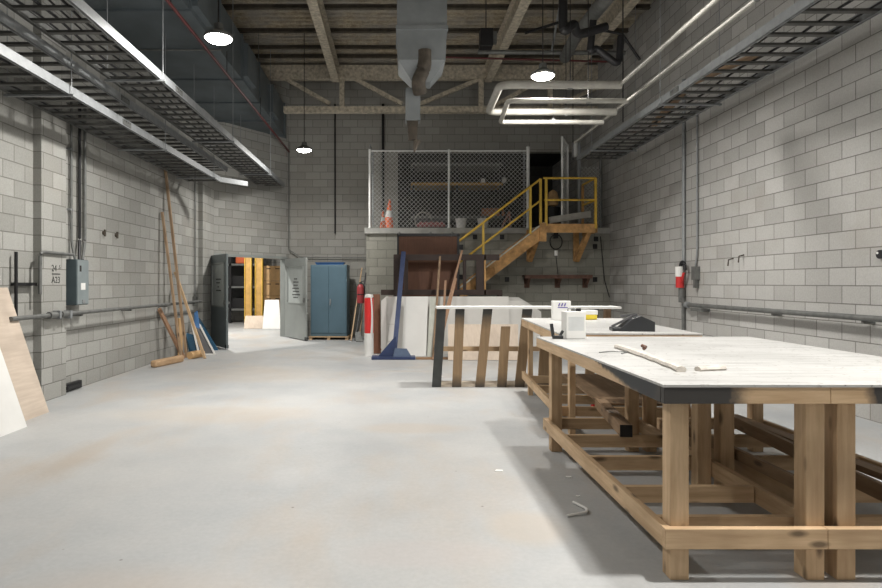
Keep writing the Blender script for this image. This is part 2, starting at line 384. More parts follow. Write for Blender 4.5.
# ================================================================= LAMPS
for i, (x, y, z, wt, lab) in enumerate(LAMPS + [(-5.4, 16.9, 4.4, 290, 'unseen lamp added to light the room beyond the doors')]):  # extra unseen lamp added so the far room is bright
    t = thing('ceiling_lamp', lab, 'lamp', (x, y, z))
    MB().lathe([(.165, 0), (.165, .035), (.12, .06), (.06, .10), (.05, .17), (0.02, .18)]).build('housing', M_galvdull, t, smooth=True)
    MB().lathe([(.12, -.03), (.15, -.008), (.15, 0)]).build('lens', emit('lamp_lens_%d' % i, LAMP_COL, 35), t, smooth=True)
    MB().tube([(0,0,.17), (0,0,(5 if i == 8 else 6.83)-z)], .008, 6).build('suspension_cord', M_black, t)
    ld = bpy.data.lights.new('lamp_light', 'AREA'); ld.shape = 'DISK'; ld.size = .24; ld.spread = math.radians(160); ld.energy = wt; ld.color = LAMP_COL
    lo = bpy.data.objects.new('lamp_light', ld); C.objects.link(lo); lo.parent = t; lo.location = (0,0,-.045)
    pd = bpy.data.lights.new('lamp_side_light', 'POINT'); pd.shadow_soft_size = .09; pd.energy = wt*.32; pd.color = LAMP_COL
    po = bpy.data.objects.new('lamp_side_light', pd); C.objects.link(po); po.parent = t; po.location = (0,0,-.135)
# ================================================================= STRUCTURE DETAILS: DOORS
def door(name, hinge, free, flip, label, mat, lines):
    hx, hy = hinge; fx, fy = free; a = math.atan2(fy-hy, fx-hx); ln = math.hypot(fx-hx, fy-hy)
    s = flip                                       # which face carries the writing: -1 local -y, +1 local +y
    b = MB().box(0, ln, -.022, .022, .02, .92).box(0, .17, -.022, .022, .92, 1.86).box(ln-.17, ln, -.022, .022, .92, 1.86).box(0, ln, -.022, .022, 1.86, 2.06)
    o = b.build(name, mat, bevel=.003); o.location = (hx, hy, 0); o.rotation_euler.z = a; struct(o, label)
    MB().box(.17, ln-.17, -.006, .006, .92, 1.86).build('door_window', M_grille, o)
    MB().box(.15, ln-.15, -.03, .03, .90, .93).box(.15, ln-.15, -.03, .03, 1.85, 1.88).box(.15, .18, -.03, .03, .9, 1.88).box(ln-.18, ln-.15, -.03, .03, .9, 1.88).build('window_frame', M_door2, o)
    t = MB()
    for (z, w0) in lines: 
        x = ln/2-w0/2
        while x < ln/2+w0/2:
            q = random.uniform(.03, .07); t.box(x, x+q, s*.008-.001, s*.008+.001, z, z+.028); x += q+.018
    t.build('notice_lettering', M_print, o)
    MB().tube([(ln-.07,-.07,1.0),(ln-.07,.07,1.0)], .012).lathe([(.0,0),(.03,.005),(.03,.05),(.0,.055)], (ln-.07,.05,.975), 12).box(ln-.14, ln-.04, -.035, .035, .95, 1.06).build('door_handle', M_galvdull, o)
    MB().box(ln-.06, ln, -.03, .03, .02, .10).build('kick_stop', M_black, o)
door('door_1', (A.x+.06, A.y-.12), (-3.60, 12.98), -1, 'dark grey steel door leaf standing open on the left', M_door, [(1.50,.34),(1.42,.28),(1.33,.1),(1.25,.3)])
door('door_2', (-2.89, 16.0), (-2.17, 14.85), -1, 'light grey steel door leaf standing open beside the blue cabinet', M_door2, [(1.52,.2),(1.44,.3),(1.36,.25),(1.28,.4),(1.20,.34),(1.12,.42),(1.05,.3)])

# ================================================================= LEFT WALL
def panel(name, pts, thick, mat, label, cat, group=None, bevel=0):
    pts = [Vector(p) for p in pts]; n = (pts[1]-pts[0]).cross(pts[2]-pts[1]).normalized()*thick
    base = Vector(pts[0]); m = MB().hexa([p-base for p in pts], n)
    o = m.build(name, mat, bevel=bevel); o.location = base; return tag(o, label, cat, group)
# leaning boards in the left foreground (each rests on the wall with its top edge)
panel('plywood_sheet', [(-3.83,6.70,0),(-3.83,4.3,0),(-4.29,4.3,1.38),(-4.29,6.70,1.38)], .018, M_ply, 'tan plywood sheet leaning on the left wall behind the white panel', 'plywood')
panel('white_sheet', [(-3.66,6.02,0),(-3.66,4.2,0),(-4.02,4.2,1.05),(-4.02,6.02,1.05)], .018, M_white, 'plain white panel leaning in front of the plywood sheet at the left edge', 'panel')
# electrical box
eb = thing('electrical_box', 'dark grey electrical disconnect box on the left wall beside the painted 24 and A23', 'electrical box', (XL, 7.88, 1.14))
MB().box(.0, .17, 0, .30, 0, .60).build('box_body', M_box, eb, bevel=.006)
MB().box(.17, .182, .008, .292, .01, .59).build('box_cover', M_ltgrey, eb, bevel=.003)
MB().box(.182, .185, .09, .20, .20, .29).build('rating_label', M_white, eb)
MB().box(.182, .185, .06, .10, .44, .52).build('warning_label', M_print, eb)
MB().box(.182, .19, .12, .19, .02, .07).build('latch', M_galv, eb)
hd = MB().box(.06, .15, .30, .34, .26, .50).build('disconnect_handle', M_ltgrey, eb, bevel=.004)
MB().tube([(.10,.34,.42),(.10,.42,.36),(.10,.43,.26)], .014).build('lever', M_box, hd)
text = thing('grid_marking', 'black painted column marking reading 24.5 over A23 on the left pilaster', 'sign', (XL+.1015, 7.40, 1.43))
R_ = (PI/2, 0, PI/2)
text_mesh('24', .115, 'number', M_print, text, (0, .03, .145), R_); text_mesh('.5', .07, 'small_number', M_print, text, (0, .18, .175), R_)
MB().box(0, .002, .04, .22, .105, .118).build('underline', M_print, text)
text_mesh('A23', .115, 'lower_number', M_print, text, (0, .03, 0), R_)
# conduits (each run is one thing)
def conduit(pts, r, label, mat=M_galvdull, name='conduit', cat='conduit', rr=.08, straps=None):
    pts = [Vector(p) for p in pts]; base = pts[0]
    o = MB().tube([p-base for p in smoothpath(pts, rr)], r, 10).build(name, mat, smooth=True); o.location = base
    tag(o, label, cat)
    if straps:
        for s in straps:
            s = Vector(s)-base; MB().box(s.x-.0, s.x+.05, s.y-.04, s.y+.04, s.z-.012, s.z+.012).build('pipe_strap', M_galv, o)
    return o
conduit([(XL+.035,7.80,4.0),(XL+.035,7.80,1.2)], .014, 'thin grey conduit running down the wall just left of the electrical box', straps=[(XL,7.8,3.0),(XL,7.8,2.2)])
conduit([(XL+.04,8.0,4.0),(XL+.04,8.0,1.98),(XL+.09,8.0,1.74)], .016, 'grey conduit coming down into the top of the electrical box', straps=[(XL,8.0,3.2),(XL,8.0,2.4)])
conduit([(XL+.045,8.20,4.0),(XL+.045,8.20,2.05),(XL+.10,8.08,1.74)], .019, 'thick dark conduit bending into the electrical box from the right', M_black)
conduit([(XL+.045,8.34,4.0),(XL+.045,8.34,2.0),(XL+.12,8.13,1.74)], .02, 'dark conduit furthest right of those above the electrical box')
conduit([(XL+.12,7.88,1.80),(XL+.12,7.16,1.80),(XL+.12,7.16,1.30)], .02, 'grey conduit crossing the pilaster and turning down above the painted number', straps=None)
conduit([(XL+.06,6.8,1.78),(XL+.06,6.8,1.05)], .018, 'thin black vertical tube on the wall left of the pilaster', M_black, 'wall_pipe', 'pipe')  # black tube set along a thin dark line on the wall
bx = MB().box(0,.07,0,.38,0,.035).build('pipe_bracket', M_black); bx.location = (XL, 6.8, 1.40); tag(bx, 'short black bar between the tube and the pilaster', 'bracket')
# long pipe along the wall
lp = thing('long_wall_pipe', 'grey horizontal pipe running low along the left wall with a coupling', 'pipe', (XL+.16, 6.55, 1.04))
MB().tube([(0,0,0),(0,6.4,0)], .026).build('pipe', M_galvdull, lp, smooth=True)
for y in (.72,.98): MB().tube([(0,y,0),(0,y+.14,0)], .042).build('coupling', M_galvdull, lp, smooth=True)
for y in (1.5, 3.0, 4.5, 6.0): MB().box(-.16, .0, y-.02, y+.02, -.05, -.022).build('bracket', M_galvdull, lp)
MB().box(-.055, .035, .9, .94, -.05, .05).box(-.05,.03,1.15,1.2,-.06,.04).build('flange', M_galv, lp)
conduit([(XL+.04,12.95,4.0),(XL+.04,12.95,1.1)], .016, 'thin conduit down the left wall just before the far pilaster')
jb = MB().box(0,.07,0,.12,0,.11).build('junction_box', M_galvdull); jb.location = (XL, 12.9, 1.02); tag(jb, 'small junction box at the far end of the low wall pipe', 'junction box')
v = MB().box(0,.05,0,.45,0,.10).box(.05,.07,.05,.4,.03,.07).build('floor_vent', M_black); v.location = (XL, 7.80, .01); tag(v, 'small dark vent at the foot of the left wall beyond the pilaster', 'vent')
for i, (yy, s_) in enumerate(((8.95,'left'),(9.35,'right'))):
    b_ = MB().tube([(0,0,0),(.03,0,0)], .03, 12).box(.02,.04,-.015,.015,-.05,.05).build('wall_bolt', M_oldbrown); b_.location = (XL, yy, 2.17)
    tag(b_, f'{s_} one of two dark bolt plates on the left wall', 'bolt')

# poles leaning in the far left
def stick(p, q, w_, h_, mat, label, name, cat, group=None):
    p, q = Vector(p), Vector(q); o = MB().bar((0,0,0), q-p, w_, h_, (1,0,0)).build(name, mat, bevel=.002); o.location = p; return tag(o, label, cat, group)
stick((X(186.5,11.6),11.6,0),(XL+.03,11.30,Z(169,11.30)), .045,.045, wood('old_pole',(.30,.20,.12),(.48,.34,.22),'z'), 'tallest thin wooden pole leaning on the left wall', 'wooden_pole', 'pole')
stick((X(181.5,11.3),11.3,0),(XL+.04,11.12,Z(212,11.12)), .05,.04, wood('old_pole',(.30,.20,.12),(.48,.34,.22),'z'), 'second tallest wooden pole leaning beside the tallest one', 'wooden_pole', 'pole')
stick((X(205,11.45),11.45,0),(XL+.05,11.75,Z(272,11.75)), .06,.045, pine('z'), 'shorter pale pole crossing the two tall poles and leaning left', 'wooden_pole', 'pole')
stick((X(184,11.45),11.45,0),(XL+.05,10.95,Z(309,10.95)), .10,.035, wood('orange_lumber',(.28,.155,.09),(.40,.245,.15),'z'), 'short reddish brown plank leaning left of the poles', 'plank', 'plank')
stick((XL+.06,12.0,0),(XL+.06,12.0,Z(318,12.0)), .2,.03, M_card, 'short upright tan board tucked behind the reddish plank', 'plank', 'plank')
for nm, p, q, r, m_, lab in (('timber_post',(-4.08,10.2,.06),(-3.88,11.0,.06),.14,wood('timber',(.42,.26,.14),(.58,.40,.24),'y'),'short square timber lying on the floor against the left wall'),):
    o = MB().bar((0,0,0), Vector(q)-Vector(p), .12, .12).build(nm, m_, bevel=.03); o.location = p; tag(o, lab, 'timber')
o = MB().tube([(0,0,0),(.12,.35,0)], .07, 14).build('cardboard_tube', M_card, smooth=False); o.location = (-3.85,11.35,.07); tag(o, 'short tan tube lying behind the square timber', 'tube')
panel('blue_board', [(X(213,12.4),12.35,0),(X(190,12.4),12.35,0),(X(186,12.55),12.55,.40),(X(206,12.55),12.55,.28)], .05, M_tarp, 'dark blue low panel on the floor behind the leaning poles', 'panel')
panel('blue_board', [(X(214.5,12.6),12.85,0),(X(208,12.6),12.85,0),(XL+.05,13.0,Z(316,13.0)),(X(199,13.0),13.0,Z(318,13))], .06, M_tarp, 'dark blue narrow panel leaning beside the open dark door', 'panel')
panel('blue_board', [(X(198,12.2),12.5,0),(X(189,12.2),12.5,0),(X(186,12.2),12.7,Z(314,12.2)),(X(189,12.2),12.7,Z(312,12.2))], .03, plain('bright_blue_board',(.10,.25,.55),.5), 'bright blue strip of board leaning between the poles', 'panel')
fb = thing('framed_board', 'dark board with a thin white rim leaning between poles and dark door', 'board', (0,0,0))
p0, p1, p2, p3 = Vector((X(215,12.1),12.1,0)), Vector((X(199,12.1),12.1,0)), Vector((X(190,12.6),12.7,Z(322,12.6))), Vector((X(198,12.6),12.7,Z(325,12.6)))
n_ = (p1-p0).cross(p2-p1).normalized()*.02
MB().hexa([p0,p1,p2,p3], n_).build('board', plain('charcoal_board',(.10,.10,.105),.6), fb)
g = MB()
for a, c in ((p0,p1),(p1,p2),(p2,p3),(p3,p0)): g.bar(a, c, .03, .04, (0,-1,.3))
g.build('rim', M_white, fb)

# ================================================================= TRAYS
def tray(label, x0, x1, z, y0, y1, step=.27, rail_h=.10, cables=0, rods=(), endx=None, group=None, both=True):
    t = thing('cable_tray', label, 'cable tray', (x0, y0, z), group=group)
    Wd = x1-x0; Ln = y1-y0
    for xx, sgn in ((0, 1), (Wd, -1)):
        r = MB().box(xx-.012, xx+.012, 0, Ln, -.05, -.05+rail_h)
        r.box(min(xx, xx+sgn*.03), max(xx, xx+sgn*.03), 0, Ln, -.05, -.042).box(min(xx, xx+sgn*.03), max(xx, xx+sgn*.03), 0, Ln, .042, .05)
        r.build('rail', M_galv if both or xx else M_galvdull, t)
        for yy in [q for q in (3.6, 7.2) if q+.1 < Ln]:
            s = MB().box(xx-sgn*.012, xx-sgn*.02, yy-.12, yy+.12, -.035, .035)
            for dy in (-.08, -.03, .03, .08):
                s.tube([(xx-sgn*.02, yy+dy, .015), (xx-sgn*.03, yy+dy, .015)], .008, 6)
            s.build('splice_plate', M_galvdull, t)
    base = None; y = .12; n = 0
    while y < Ln and n < 98:
        if base is None:
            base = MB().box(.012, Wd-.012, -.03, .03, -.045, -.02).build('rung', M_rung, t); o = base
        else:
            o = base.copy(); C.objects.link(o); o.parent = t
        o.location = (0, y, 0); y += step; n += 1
    for k in range(cables):
        x = .1 + k*(Wd-.2)/max(1, cables-1)
        pts = [(x+.03*math.sin(q*1.7+k), q*Ln/24, -.012+.008*math.sin(q+k)) for q in range(25)]
        MB().tube(pts, .010+.004*(k%2), 6).build('cable', M_black, t, smooth=True)
    for yy in rods:
        for xx in (-.03, Wd+.03): MB().tube([(xx, yy-y0, -.09), (xx, yy-y0, 6.83-z)], .006, 6).build('hanger_rod', M_galv, t)
        MB().box(-.06, Wd+.06, yy-y0-.02, yy-y0+.02, -.075, -.052).build('hanger_strut', M_galv, t)
    return t
tray('long grey ladder cable tray running along the top of the right wall', 3.80, 4.58, 4.03, 1.0, 12.6, cables=3, rods=(5.2, 8.6, 11.6))
tray('lower ladder cable tray hanging closest to the left wall', XL+.12, -3.56, 3.54, .8, 12.3, cables=2, rods=(4.0, 6.6, 9.3, 11.8), both=False)
tray('upper ladder cable tray with black cables hanging nearest the dark duct', -3.49, -2.87, 3.97, .8, 15.7, cables=4, rods=(4.2, 7.4, 10.6, 13.8), both=False)
tray('middle ladder cable tray stacked above the lowest one on the left', XL+.14, -3.58, 3.85, .8, 12.9, rods=(), both=False)
o = MB().bar((0,0,0), (.42,.55,0), .024, .1).build('tray_elbow', M_galv); o.location = (-3.56, 12.32, 3.54); tag(o, 'bent grey end piece at the end of the lower left cable tray', 'cable tray')

for k,(x0_,y0_,x1_,y1_,lab) in enumerate(((3.95,8.3,4.35,10.2,'long brown board lying in the right cable tray'),(4.3,7.2,4.0,8.6,'shorter brown board lying across the right cable tray'))):
    o = MB().bar((0,0,0),(x1_-x0_,y1_-y0_,.03),.12,.03).build('scrap_board', dimwood('y')); o.location=(x0_,y0_,4.055+.09*k); tag(o,lab,'board')
# ================================================================= DUCTS
dk = thing('air_duct', 'huge dark sheet metal duct along the upper left', 'duct', (-2.89, 0, 5.27))
MB().box(-1.40, 0, -6.9, 16.1, 0, .82).build('duct_body', M_duct, dk)
y = -6
while y < 16:
    MB().box(-1.43, .03, y-.02, y+.02, -.03, .85).build('flange', M_duct, dk); y += 1.45
for yy in (3.9, 6.8, 9.7, 12.6): MB().tube([(.05,yy,-.06),(.05,yy,1.35)], .007, 6).build('hanger_rod', M_galvdull, dk)
for yy in (8.9, 11.8, 14.2): MB().box(0.0, .10, yy-.35, yy+.35, .08, .70).build('side_panel', M_duct, dk)
rp = thing('sprinkler_pipe', 'dark red sprinkler pipe running beneath the duct on the left', 'pipe', (-2.78, 0, 4.88))
MB().tube([(0,-6.9,0),(0,15.9,0)], .022).build('pipe', M_dred, rp, smooth=True)
for yy in (5,7.5,10,12.5): MB().tube([(0,yy,.01),(0,yy,.38)], .006, 6).build('hanger_rod', M_black, rp)
conduit([(XL+.3,9.4,5.05),(-2.7,9.4,5.05)], .014, 'thin crossing rod below the dark duct', M_galvdull, 'support_rod', 'rod')
conduit([(X(289,16.1),16.1,5.2),(X(289,16.1),16.1,2.32),(X(300,16.1),16.1,2.12),(-.70,16.1,2.10)], .013, 'thin pipe down the far corner that turns right above the blue cabinet', M_galvdull, 'wall_pipe', 'pipe', rr=.05)
for px, lab in ((335,'thin vertical conduit on the far wall left of the fence'),(383,'dark vertical conduit on the far wall behind the fence corner')):
    conduit([(X(px,16.12),16.12,6.2),(X(px,16.12),16.12,2.75)], .02 if px==335 else .035, lab, M_black)
# central chute
YC = 9.0
ch = thing('exhaust_chute', 'pale grey square metal chute hanging from the roof with a pipe below', 'duct', (0, YC, 5.05))
x0, x1 = X(397, YC), X(445, YC)
MB().box(x0, x1, -.35, .35, .05, 1.75).build('chute_box', M_hop, ch)
MB().box(x0-.015, x1+.015, -.37, .37, .0, .06).build('chute_flange', M_hop, ch)
def frustum(x0,x1,y,z,u0,u1,v,t):
    b = MB(); a=[b.b.verts.new(p) for p in ((x0,-y,z),(x1,-y,z),(x1,y,z),(x0,y,z),(u0,-v,t),(u1,-v,t),(u1,v,t),(u0,v,t))]
    for f in ((0,3,2,1),(4,5,6,7),(0,1,5,4),(1,2,6,5),(2,3,7,6),(3,0,4,7)): b.b.faces.new([a[i] for i in f])
    return b
frustum(x0,x1,.35,0,x0+.02,x1-.02,.33,-.42).build('chute_skirt', M_hop, ch)
frustum(x0+.02,x1-.02,.33,-.42,x0+.22,x1-.22,.15,-.68).build('hopper', M_hop, ch)
xm = (x0+x1)/2
MB().tube(smoothpath([(xm+.04,-.30,-.28),(xm+.04,-.30,-.52),(xm-.06,-.26,-.72),(xm-.02,-.16,-.84)], .1), .10, 14).build('elbow_pipe', M_oldbrown, ch, smooth=True)
MB().box(X(405.5,YC), X(420,YC), -.11, .11, Z(122,YC)-5.05, Z(90,YC)-5.05).build('lower_box', M_hop, ch)
frustum(X(407,YC),X(418,YC),.08,Z(122,YC)-5.05,X(408.5,YC),X(416.5,YC),.06,Z(140,YC)-5.05).build('brown_outlet', M_oldbrown, ch)
MB().tube([(xm-.06,0,Z(140,YC)-5.05),(xm-.1,0,Z(152,YC)-5.05)], [.06,.012], 10).build('outlet_tip', M_oldbrown, ch)
# heater box hung from the roof
hb = thing('unit_heater', 'small dark box hanging from the roof right of the pale chute', 'heater', (X(486,11.5), 11.5, Z(48,11.5)))
MB().box(-.12,.12,-.12,.12,0,.34).build('heater_body', M_black, hb, bevel=.01); MB().box(.12,.20,-.05,.05,.08,.30).build('side_vent', M_galvdull, hb)
MB().tube([(0,0,.34),(0,0,6.83-Z(48,11.5))], .01, 6).build('hanger_rod', M_black, hb)

# pipes, upper right
def pipe(name, segs, mat, r, label, rods=()):
    t = thing(name, label, 'pipe', segs[0])
    b0 = Vector(segs[0])
    MB().tube([Vector(p)-b0 for p in smoothpath(segs, r*2.5)], r, 14).build('pipe', mat, t, smooth=True)
    for (x,y,z) in rods:
        MB().tube([Vector((x,y,z+r))-b0, Vector((x,y,6.83))-b0], .006, 6).build('hanger_rod', M_black, t)
        MB().tube([Vector((x,y-.02,z))-b0, Vector((x,y+.02,z))-b0], r+.01, 14).build('clamp', M_galvdull, t)
    return t
zA, zB = 4.03, 3.88
pipe('wrapped_pipe', [(2.97,7.94,zA),(1.38,7.94,zA),(1.42,9.2,zA),(3.36,9.2,zA)], M_pipew, .052, 'thick pale wrapped pipe making the upper loop below the far beams', [(2.3,7.94,zA),(2.6,9.2,zA)])
pipe('wrapped_pipe', [(3.14,8.14,zB),(1.52,8.14,zB),(1.60,9.18,zB-.01),(3.16,9.18,zB-.01)], M_pipew, .034, 'thinner pale pipe making the lower loop under the thick one', [(2.4,9.18,zB),(2.6,8.14,zB)])
pipe('straight_pipe', [(2.95,-6,zA),(2.95,7.98,zA)], M_pipew, .024, 'pale straight pipe running toward the viewer from the thick loop', [(2.95,5.2,zA)])
pipe('straight_pipe', [(3.12,-6,zB),(3.12,8.17,zB)], M_pipew, .018, 'pale straight pipe running toward the viewer from the thinner loop', [(3.12,5.2,zB)])
pipe('wrapped_pipe', [(3.45,-6,zA+.1),(3.45,11.6,zA+.1)], M_pipew, .02, 'thin straight pipe high beside the right wall tray')
pipe('black_pipe', [(X(628,6),3,5.9),(X(628,7.6),7.6,5.35),(X(575,11),11.0,5.9),(X(565,12),12,5.9)], M_galvdull, .11, 'thick dark main pipe crossing the deck toward the upper right')
pipe('black_pipe', [(X(563,8.8),8.8,6.5),(X(563,8.8),8.8,Z(34,8.8)),(X(574,8.8),8.8,Z(22,8.8)),(X(583,8.8),9.1,Z(27,8.8)),(X(616,8.8),9.2,Z(15,8.8))], M_black, .065, 'black pipe dropping from the deck with a rounded elbow')
pipe('black_pipe', [(3.12,9.5,5.62),(X(590,9.5),9.5,Z(52,9.5)),(X(596,9.5),9.5,Z(48,9.5)),(X(619,9.5),9.5,Z(66,9.5)),(X(621,9.5),9.5,Z(36,9.5))], M_black, .055, 'short black branch pipe with a hook shaped end near the right wall')
pipe('black_pipe', [(X(525,11),11,Z(33,11)),(X(560,11),11,Z(22,11)),(X(622,11),11,Z(34,11)),(X(640,11),11,Z(60,11))], M_black, .025, 'thin black pipe bending down toward the right wall')
pipe('sprinkler_pipe', [(X(440,12.4),12.4,Z(57,12.4)),(X(620,12.4),12.4,Z(62,12.4))], M_dred, .02, 'dark red sprinkler pipe crossing under the deck right of the chute')
pipe('sprinkler_pipe', [(X(478,12.1),12.1,Z(52,12.1)),(X(625,12.1),12.1,Z(53,12.1))], M_galvdull, .045, 'grey perforated channel crossing just above the dark red pipe')
conduit([(X(583,7.8),7.8,6.7),(X(552,12.0),12.0,6.05)], .02, 'thin pale conduit slanting under the deck beside the black elbow', M_galv)
# rods
for px, Y0, za, zb_, lab in ((573,12.6,6.83,Z(160,12.6),'thin dark rod hanging above the open gate'),(623,9.6,6.83,Z(122,9.6),'thin dark rod hanging beside the right tray')):
    conduit([(X(px,Y0),Y0,za),(X(px,Y0),Y0,zb_)], .010, lab, M_black, 'hanger_rod', 'rod')

# ================================================================= RIGHT WALL
conduit([(XR-.035,10.3,4.9),(XR-.035,10.3,1.95),(XR-.035,10.3,1.72)], .03, 'grey conduit down the right wall to the hose valve', M_galv, straps=None)
conduit([(XR-.03,9.85,4.3),(XR-.03,9.85,1.9),(XR-.03,9.92,1.68)], .015, 'thin conduit down the right wall to the small switch box', M_galv)
sb = thing('switch_box', 'small grey switch box on the right wall beside the red valve', 'switch box', (XR-.08, 9.93, 1.48))
MB().box(0,.08,-.12,.02,0,.22).build('box_body', M_galvdull, sb, bevel=.004); MB().box(.01,.07,-.09,-.02,-.13,.0).build('plug', M_galvdull, sb)
hv = thing('fire_hose_valve', 'red and white valve with black handle on the right wall', 'valve', (XR-.10, 10.3, 1.35))
MB().tube([(0,0,0),(0,0,.20)], .065, 14).build('red_body', M_red, hv, smooth=True)
MB().tube([(-.005,0,.19),(-.01,0,.36)], .068, 14).build('white_sleeve', M_white, hv, smooth=True)
MB().tube(smoothpath([(0,-.02,.36),(0,-.06,.44),(0,-.16,.42),(0,-.18,.30)], .04), .028, 10).build('handle', M_black, hv, smooth=True)
MB().tube([(.03,0,-.25),(.03,0,0)], .05, 12).build('lower_pipe', M_galvdull, hv, smooth=True)
MB().tube([(0,-.07,.1),(0,-.14,.25)], .022, 8).build('red_lever', M_red, hv, smooth=True)
conduit([(XR-.04,10.3,1.30),(XR-.04,10.3,.55)], .03, 'short dark pipe below the valve on the right wall', M_galvdull, 'wall_pipe', 'pipe')
hr = thing('wall_rail', 'long dark pipe rail along the right wall behind the workbench', 'rail', (XR-.12, 10.25, 1.07))
MB().tube(smoothpath([(.05,.05,.13),(0,-.15,.0),(0,-9,0)], .08), .032, 12).build('pipe', M_galvdull, hr, smooth=True)
MB().box(-.02,.12,-.75,-.40,-.09,-.045).build('clamp', M_galvdull, hr)
MB().tube([(0,-.22,0),(0,-.30,0)], .05, 12).build('coupling', M_galv, hr, smooth=True)
for yy in (-2.5,-4.0,-5.5): MB().box(0,.12,yy-.02,yy+.02,-.06,-.03).build('bracket', M_galvdull, hr)
wf = thing('wall_horn', 'small round black device on the right wall at the frame edge', 'device', (XR-.001, 6.12, 1.72))
MB().tube([(0,0,0),(-.05,0,0)], .045, 20).build('casing', M_black, wf, smooth=True)
MB().tube([(-.05,.02,.015),(-.056,.02,.015)], .012, 10).build('white_light', M_white, wf)
for yy, lab in ((8.85,'left'),(8.58,'right')):
    b_ = MB().tube([(0,0,.05),(-.07,0,.03),(-.08,0,-.06)], .010, 8).build('wall_hook', M_oldbrown); b_.location = (XR, yy, 1.74+(.04 if lab=='right' else 0)); tag(b_, f'{lab} one of two small hooks on the right wall', 'hook')
# ================================================================= MEZZANINE
def mesh_wires(x0, x1, z0, z1, pitch=.10, r=.0085):
    m = MB(); b = m.b; hgt = z1-z0
    def strip(p, q):
        p, q = Vector(p), Vector(q); d = (q-p).normalized(); s = Vector((-d.z, 0, d.x))*r*.5; t = Vector((0,1,0))*r*.5
        a = [b.verts.new(v) for v in (p+s, p+t, p-s, p-t)]; c = [b.verts.new(v) for v in (q+s, q+t, q-s, q-t)]
        for i in range(4): b.faces.new((a[i], a[(i+1)%4], c[(i+1)%4], c[i]))
    x = x0-hgt
    while x < x1:
        a0, a1 = max(x, x0), min(x+hgt, x1)
        if a1 > a0: strip((a0, -.002, z0+a0-x), (a1, -.002, z0+a1-x)); strip((a0, .002, z1-(a0-x)), (a1, .002, z1-(a1-x)))
        x += pitch
    return m
fz = 2.70; ft = 4.52
fe = thing('chain_link_fence', 'chain-link fence standing on the mezzanine edge left of the stairs', 'fence', (0, YM+.06, fz))
for px, r in ((370,.032),(449,.028),(528,.04)): 
    x = X(px, YM+.06); MB().tube([(x,0,0),(x,0,ft-fz+(.06 if px==528 else 0))], r, 12).lathe([(r+.01,0),(r+.01,.03),(r,.035)],(x,0,0),12).build('post', M_wire, fe, smooth=True)
xa, xb = X(370,YM+.06), X(528,YM+.06)
MB().tube([(xa,0,ft-fz-.03),(xb,0,ft-fz-.03)], .02).build('top_rail', M_wire, fe, smooth=True)
mesh_wires(xa, xb, .02, ft-fz-.03).build('wire_mesh', M_wire, fe)
MB().tube([(xb-.09,0,.02),(xb-.09,0,ft-fz-.05)], .014, 8).tube([(xa+.07,0,.02),(xa+.07,0,ft-fz)], .012, 8).build('tension_bar', M_galv, fe)
for zz in (.25,.75,1.25,1.6): MB().box(xa-.04,xa+.08,-.02,.02,fz*0+zz,zz+.02).box(xb-.10,xb+.045,-.02,.02,zz,zz+.02).build('tie_band', M_galv, fe)
rf = thing('chain_link_fence', 'short side run of fence going back from the left end of the mezzanine', 'fence', (xa-.0, YM+.1, fz))
MB().tube([(0,0,ft-fz+.12),(.02,1.9,ft-fz+.12)], .016).tube([(0,.9,0),(0,.9,ft-fz+.1)], .02).build('side_frame', M_galv, rf, smooth=True)
q = mesh_wires(0, 1.9, .02, ft-fz).build('wire_mesh', M_wire, rf); q.rotation_euler.z = PI/2
f2 = thing('chain_link_fence', 'narrow fence section between the gate and the right wall', 'fence', (0, YM+.06, fz))
xc, xd = X(580,YM), X(606,YM)
MB().tube([(xc,0,0),(xc,0,ft-fz+.15)], .045, 12).build('post', M_galv, f2, smooth=True)
MB().tube([(xc-.10,0,ft-fz-.17),(xc-.10,0,ft-fz+.16)], .065, 12).build('post_cap', M_wire, f2, smooth=True)
MB().tube([(xd-.1,0,0),(xd-.1,0,ft-fz)], .035, 12).build('end_post', M_galvdull, f2, smooth=True)
mesh_wires(xc, xd-.1, .02, ft-fz-.4, .09).build('wire_mesh', M_wire, f2)
gt = thing('gate', 'open chain-link gate leaf at the top of the stairs', 'gate', (3.98, YM, fz), rz=math.atan2(-.75,-.33))
MB().tube([(0,0,.03),(.85,0,.03)], .022).tube([(.85,0,.01),(.85,0,1.92)], .024).tube([(.85,0,1.9),(0,0,1.9)], .022).tube([(0,0,1.92),(0,0,.01)], .024).build('gate_frame', M_wire, gt, smooth=True)
mesh_wires(0, .85, .03, 1.9, .14, .006).build('wire_mesh', M_wire, gt)
# things behind the fence
def cone(x, y, s, label, rot=0):
    t = thing('traffic_cone', label, 'traffic cone', (x, y, fz), rot=(0, rot, 0))
    MB().box(-.17*s,.17*s,-.17*s,.17*s,0,.03*s).build('base', M_orange, t, bevel=.01)
    MB().lathe([(.13*s,.03*s),(.085*s,.30*s)]).build('lower_cone', M_orange, t, smooth=True)
    MB().lathe([(.055*s,.45*s),(.02*s,.70*s)]).build('cone_tip', M_orange, t, smooth=True)
    MB().lathe([(.086*s,.30*s),(.055*s,.45*s)]).build('white_band', M_white, t, smooth=True)
cone(X(383,14.2), 14.25, .62, 'small pale orange cone behind the left end of the fence')
cone(X(388,14.9), 14.75, 1.1, 'taller orange cone standing behind the small one', .06)
bg = MB()
for k in range(5): bg.tube([(-.26+k*.12, 0, .06), (-.16+k*.12, .02, .10), (-.08+k*.12, 0, .06)], [.04,.075,.04], 10)
o = bg.build('cloth_bundle', plain('dusty_red_cloth', (.32,.12,.12), .9), smooth=True); o.location = (X(428,14.3),14.3,fz+.02); tag(o, 'dusty red bundle lying behind the fence right of the cones', 'bundle')
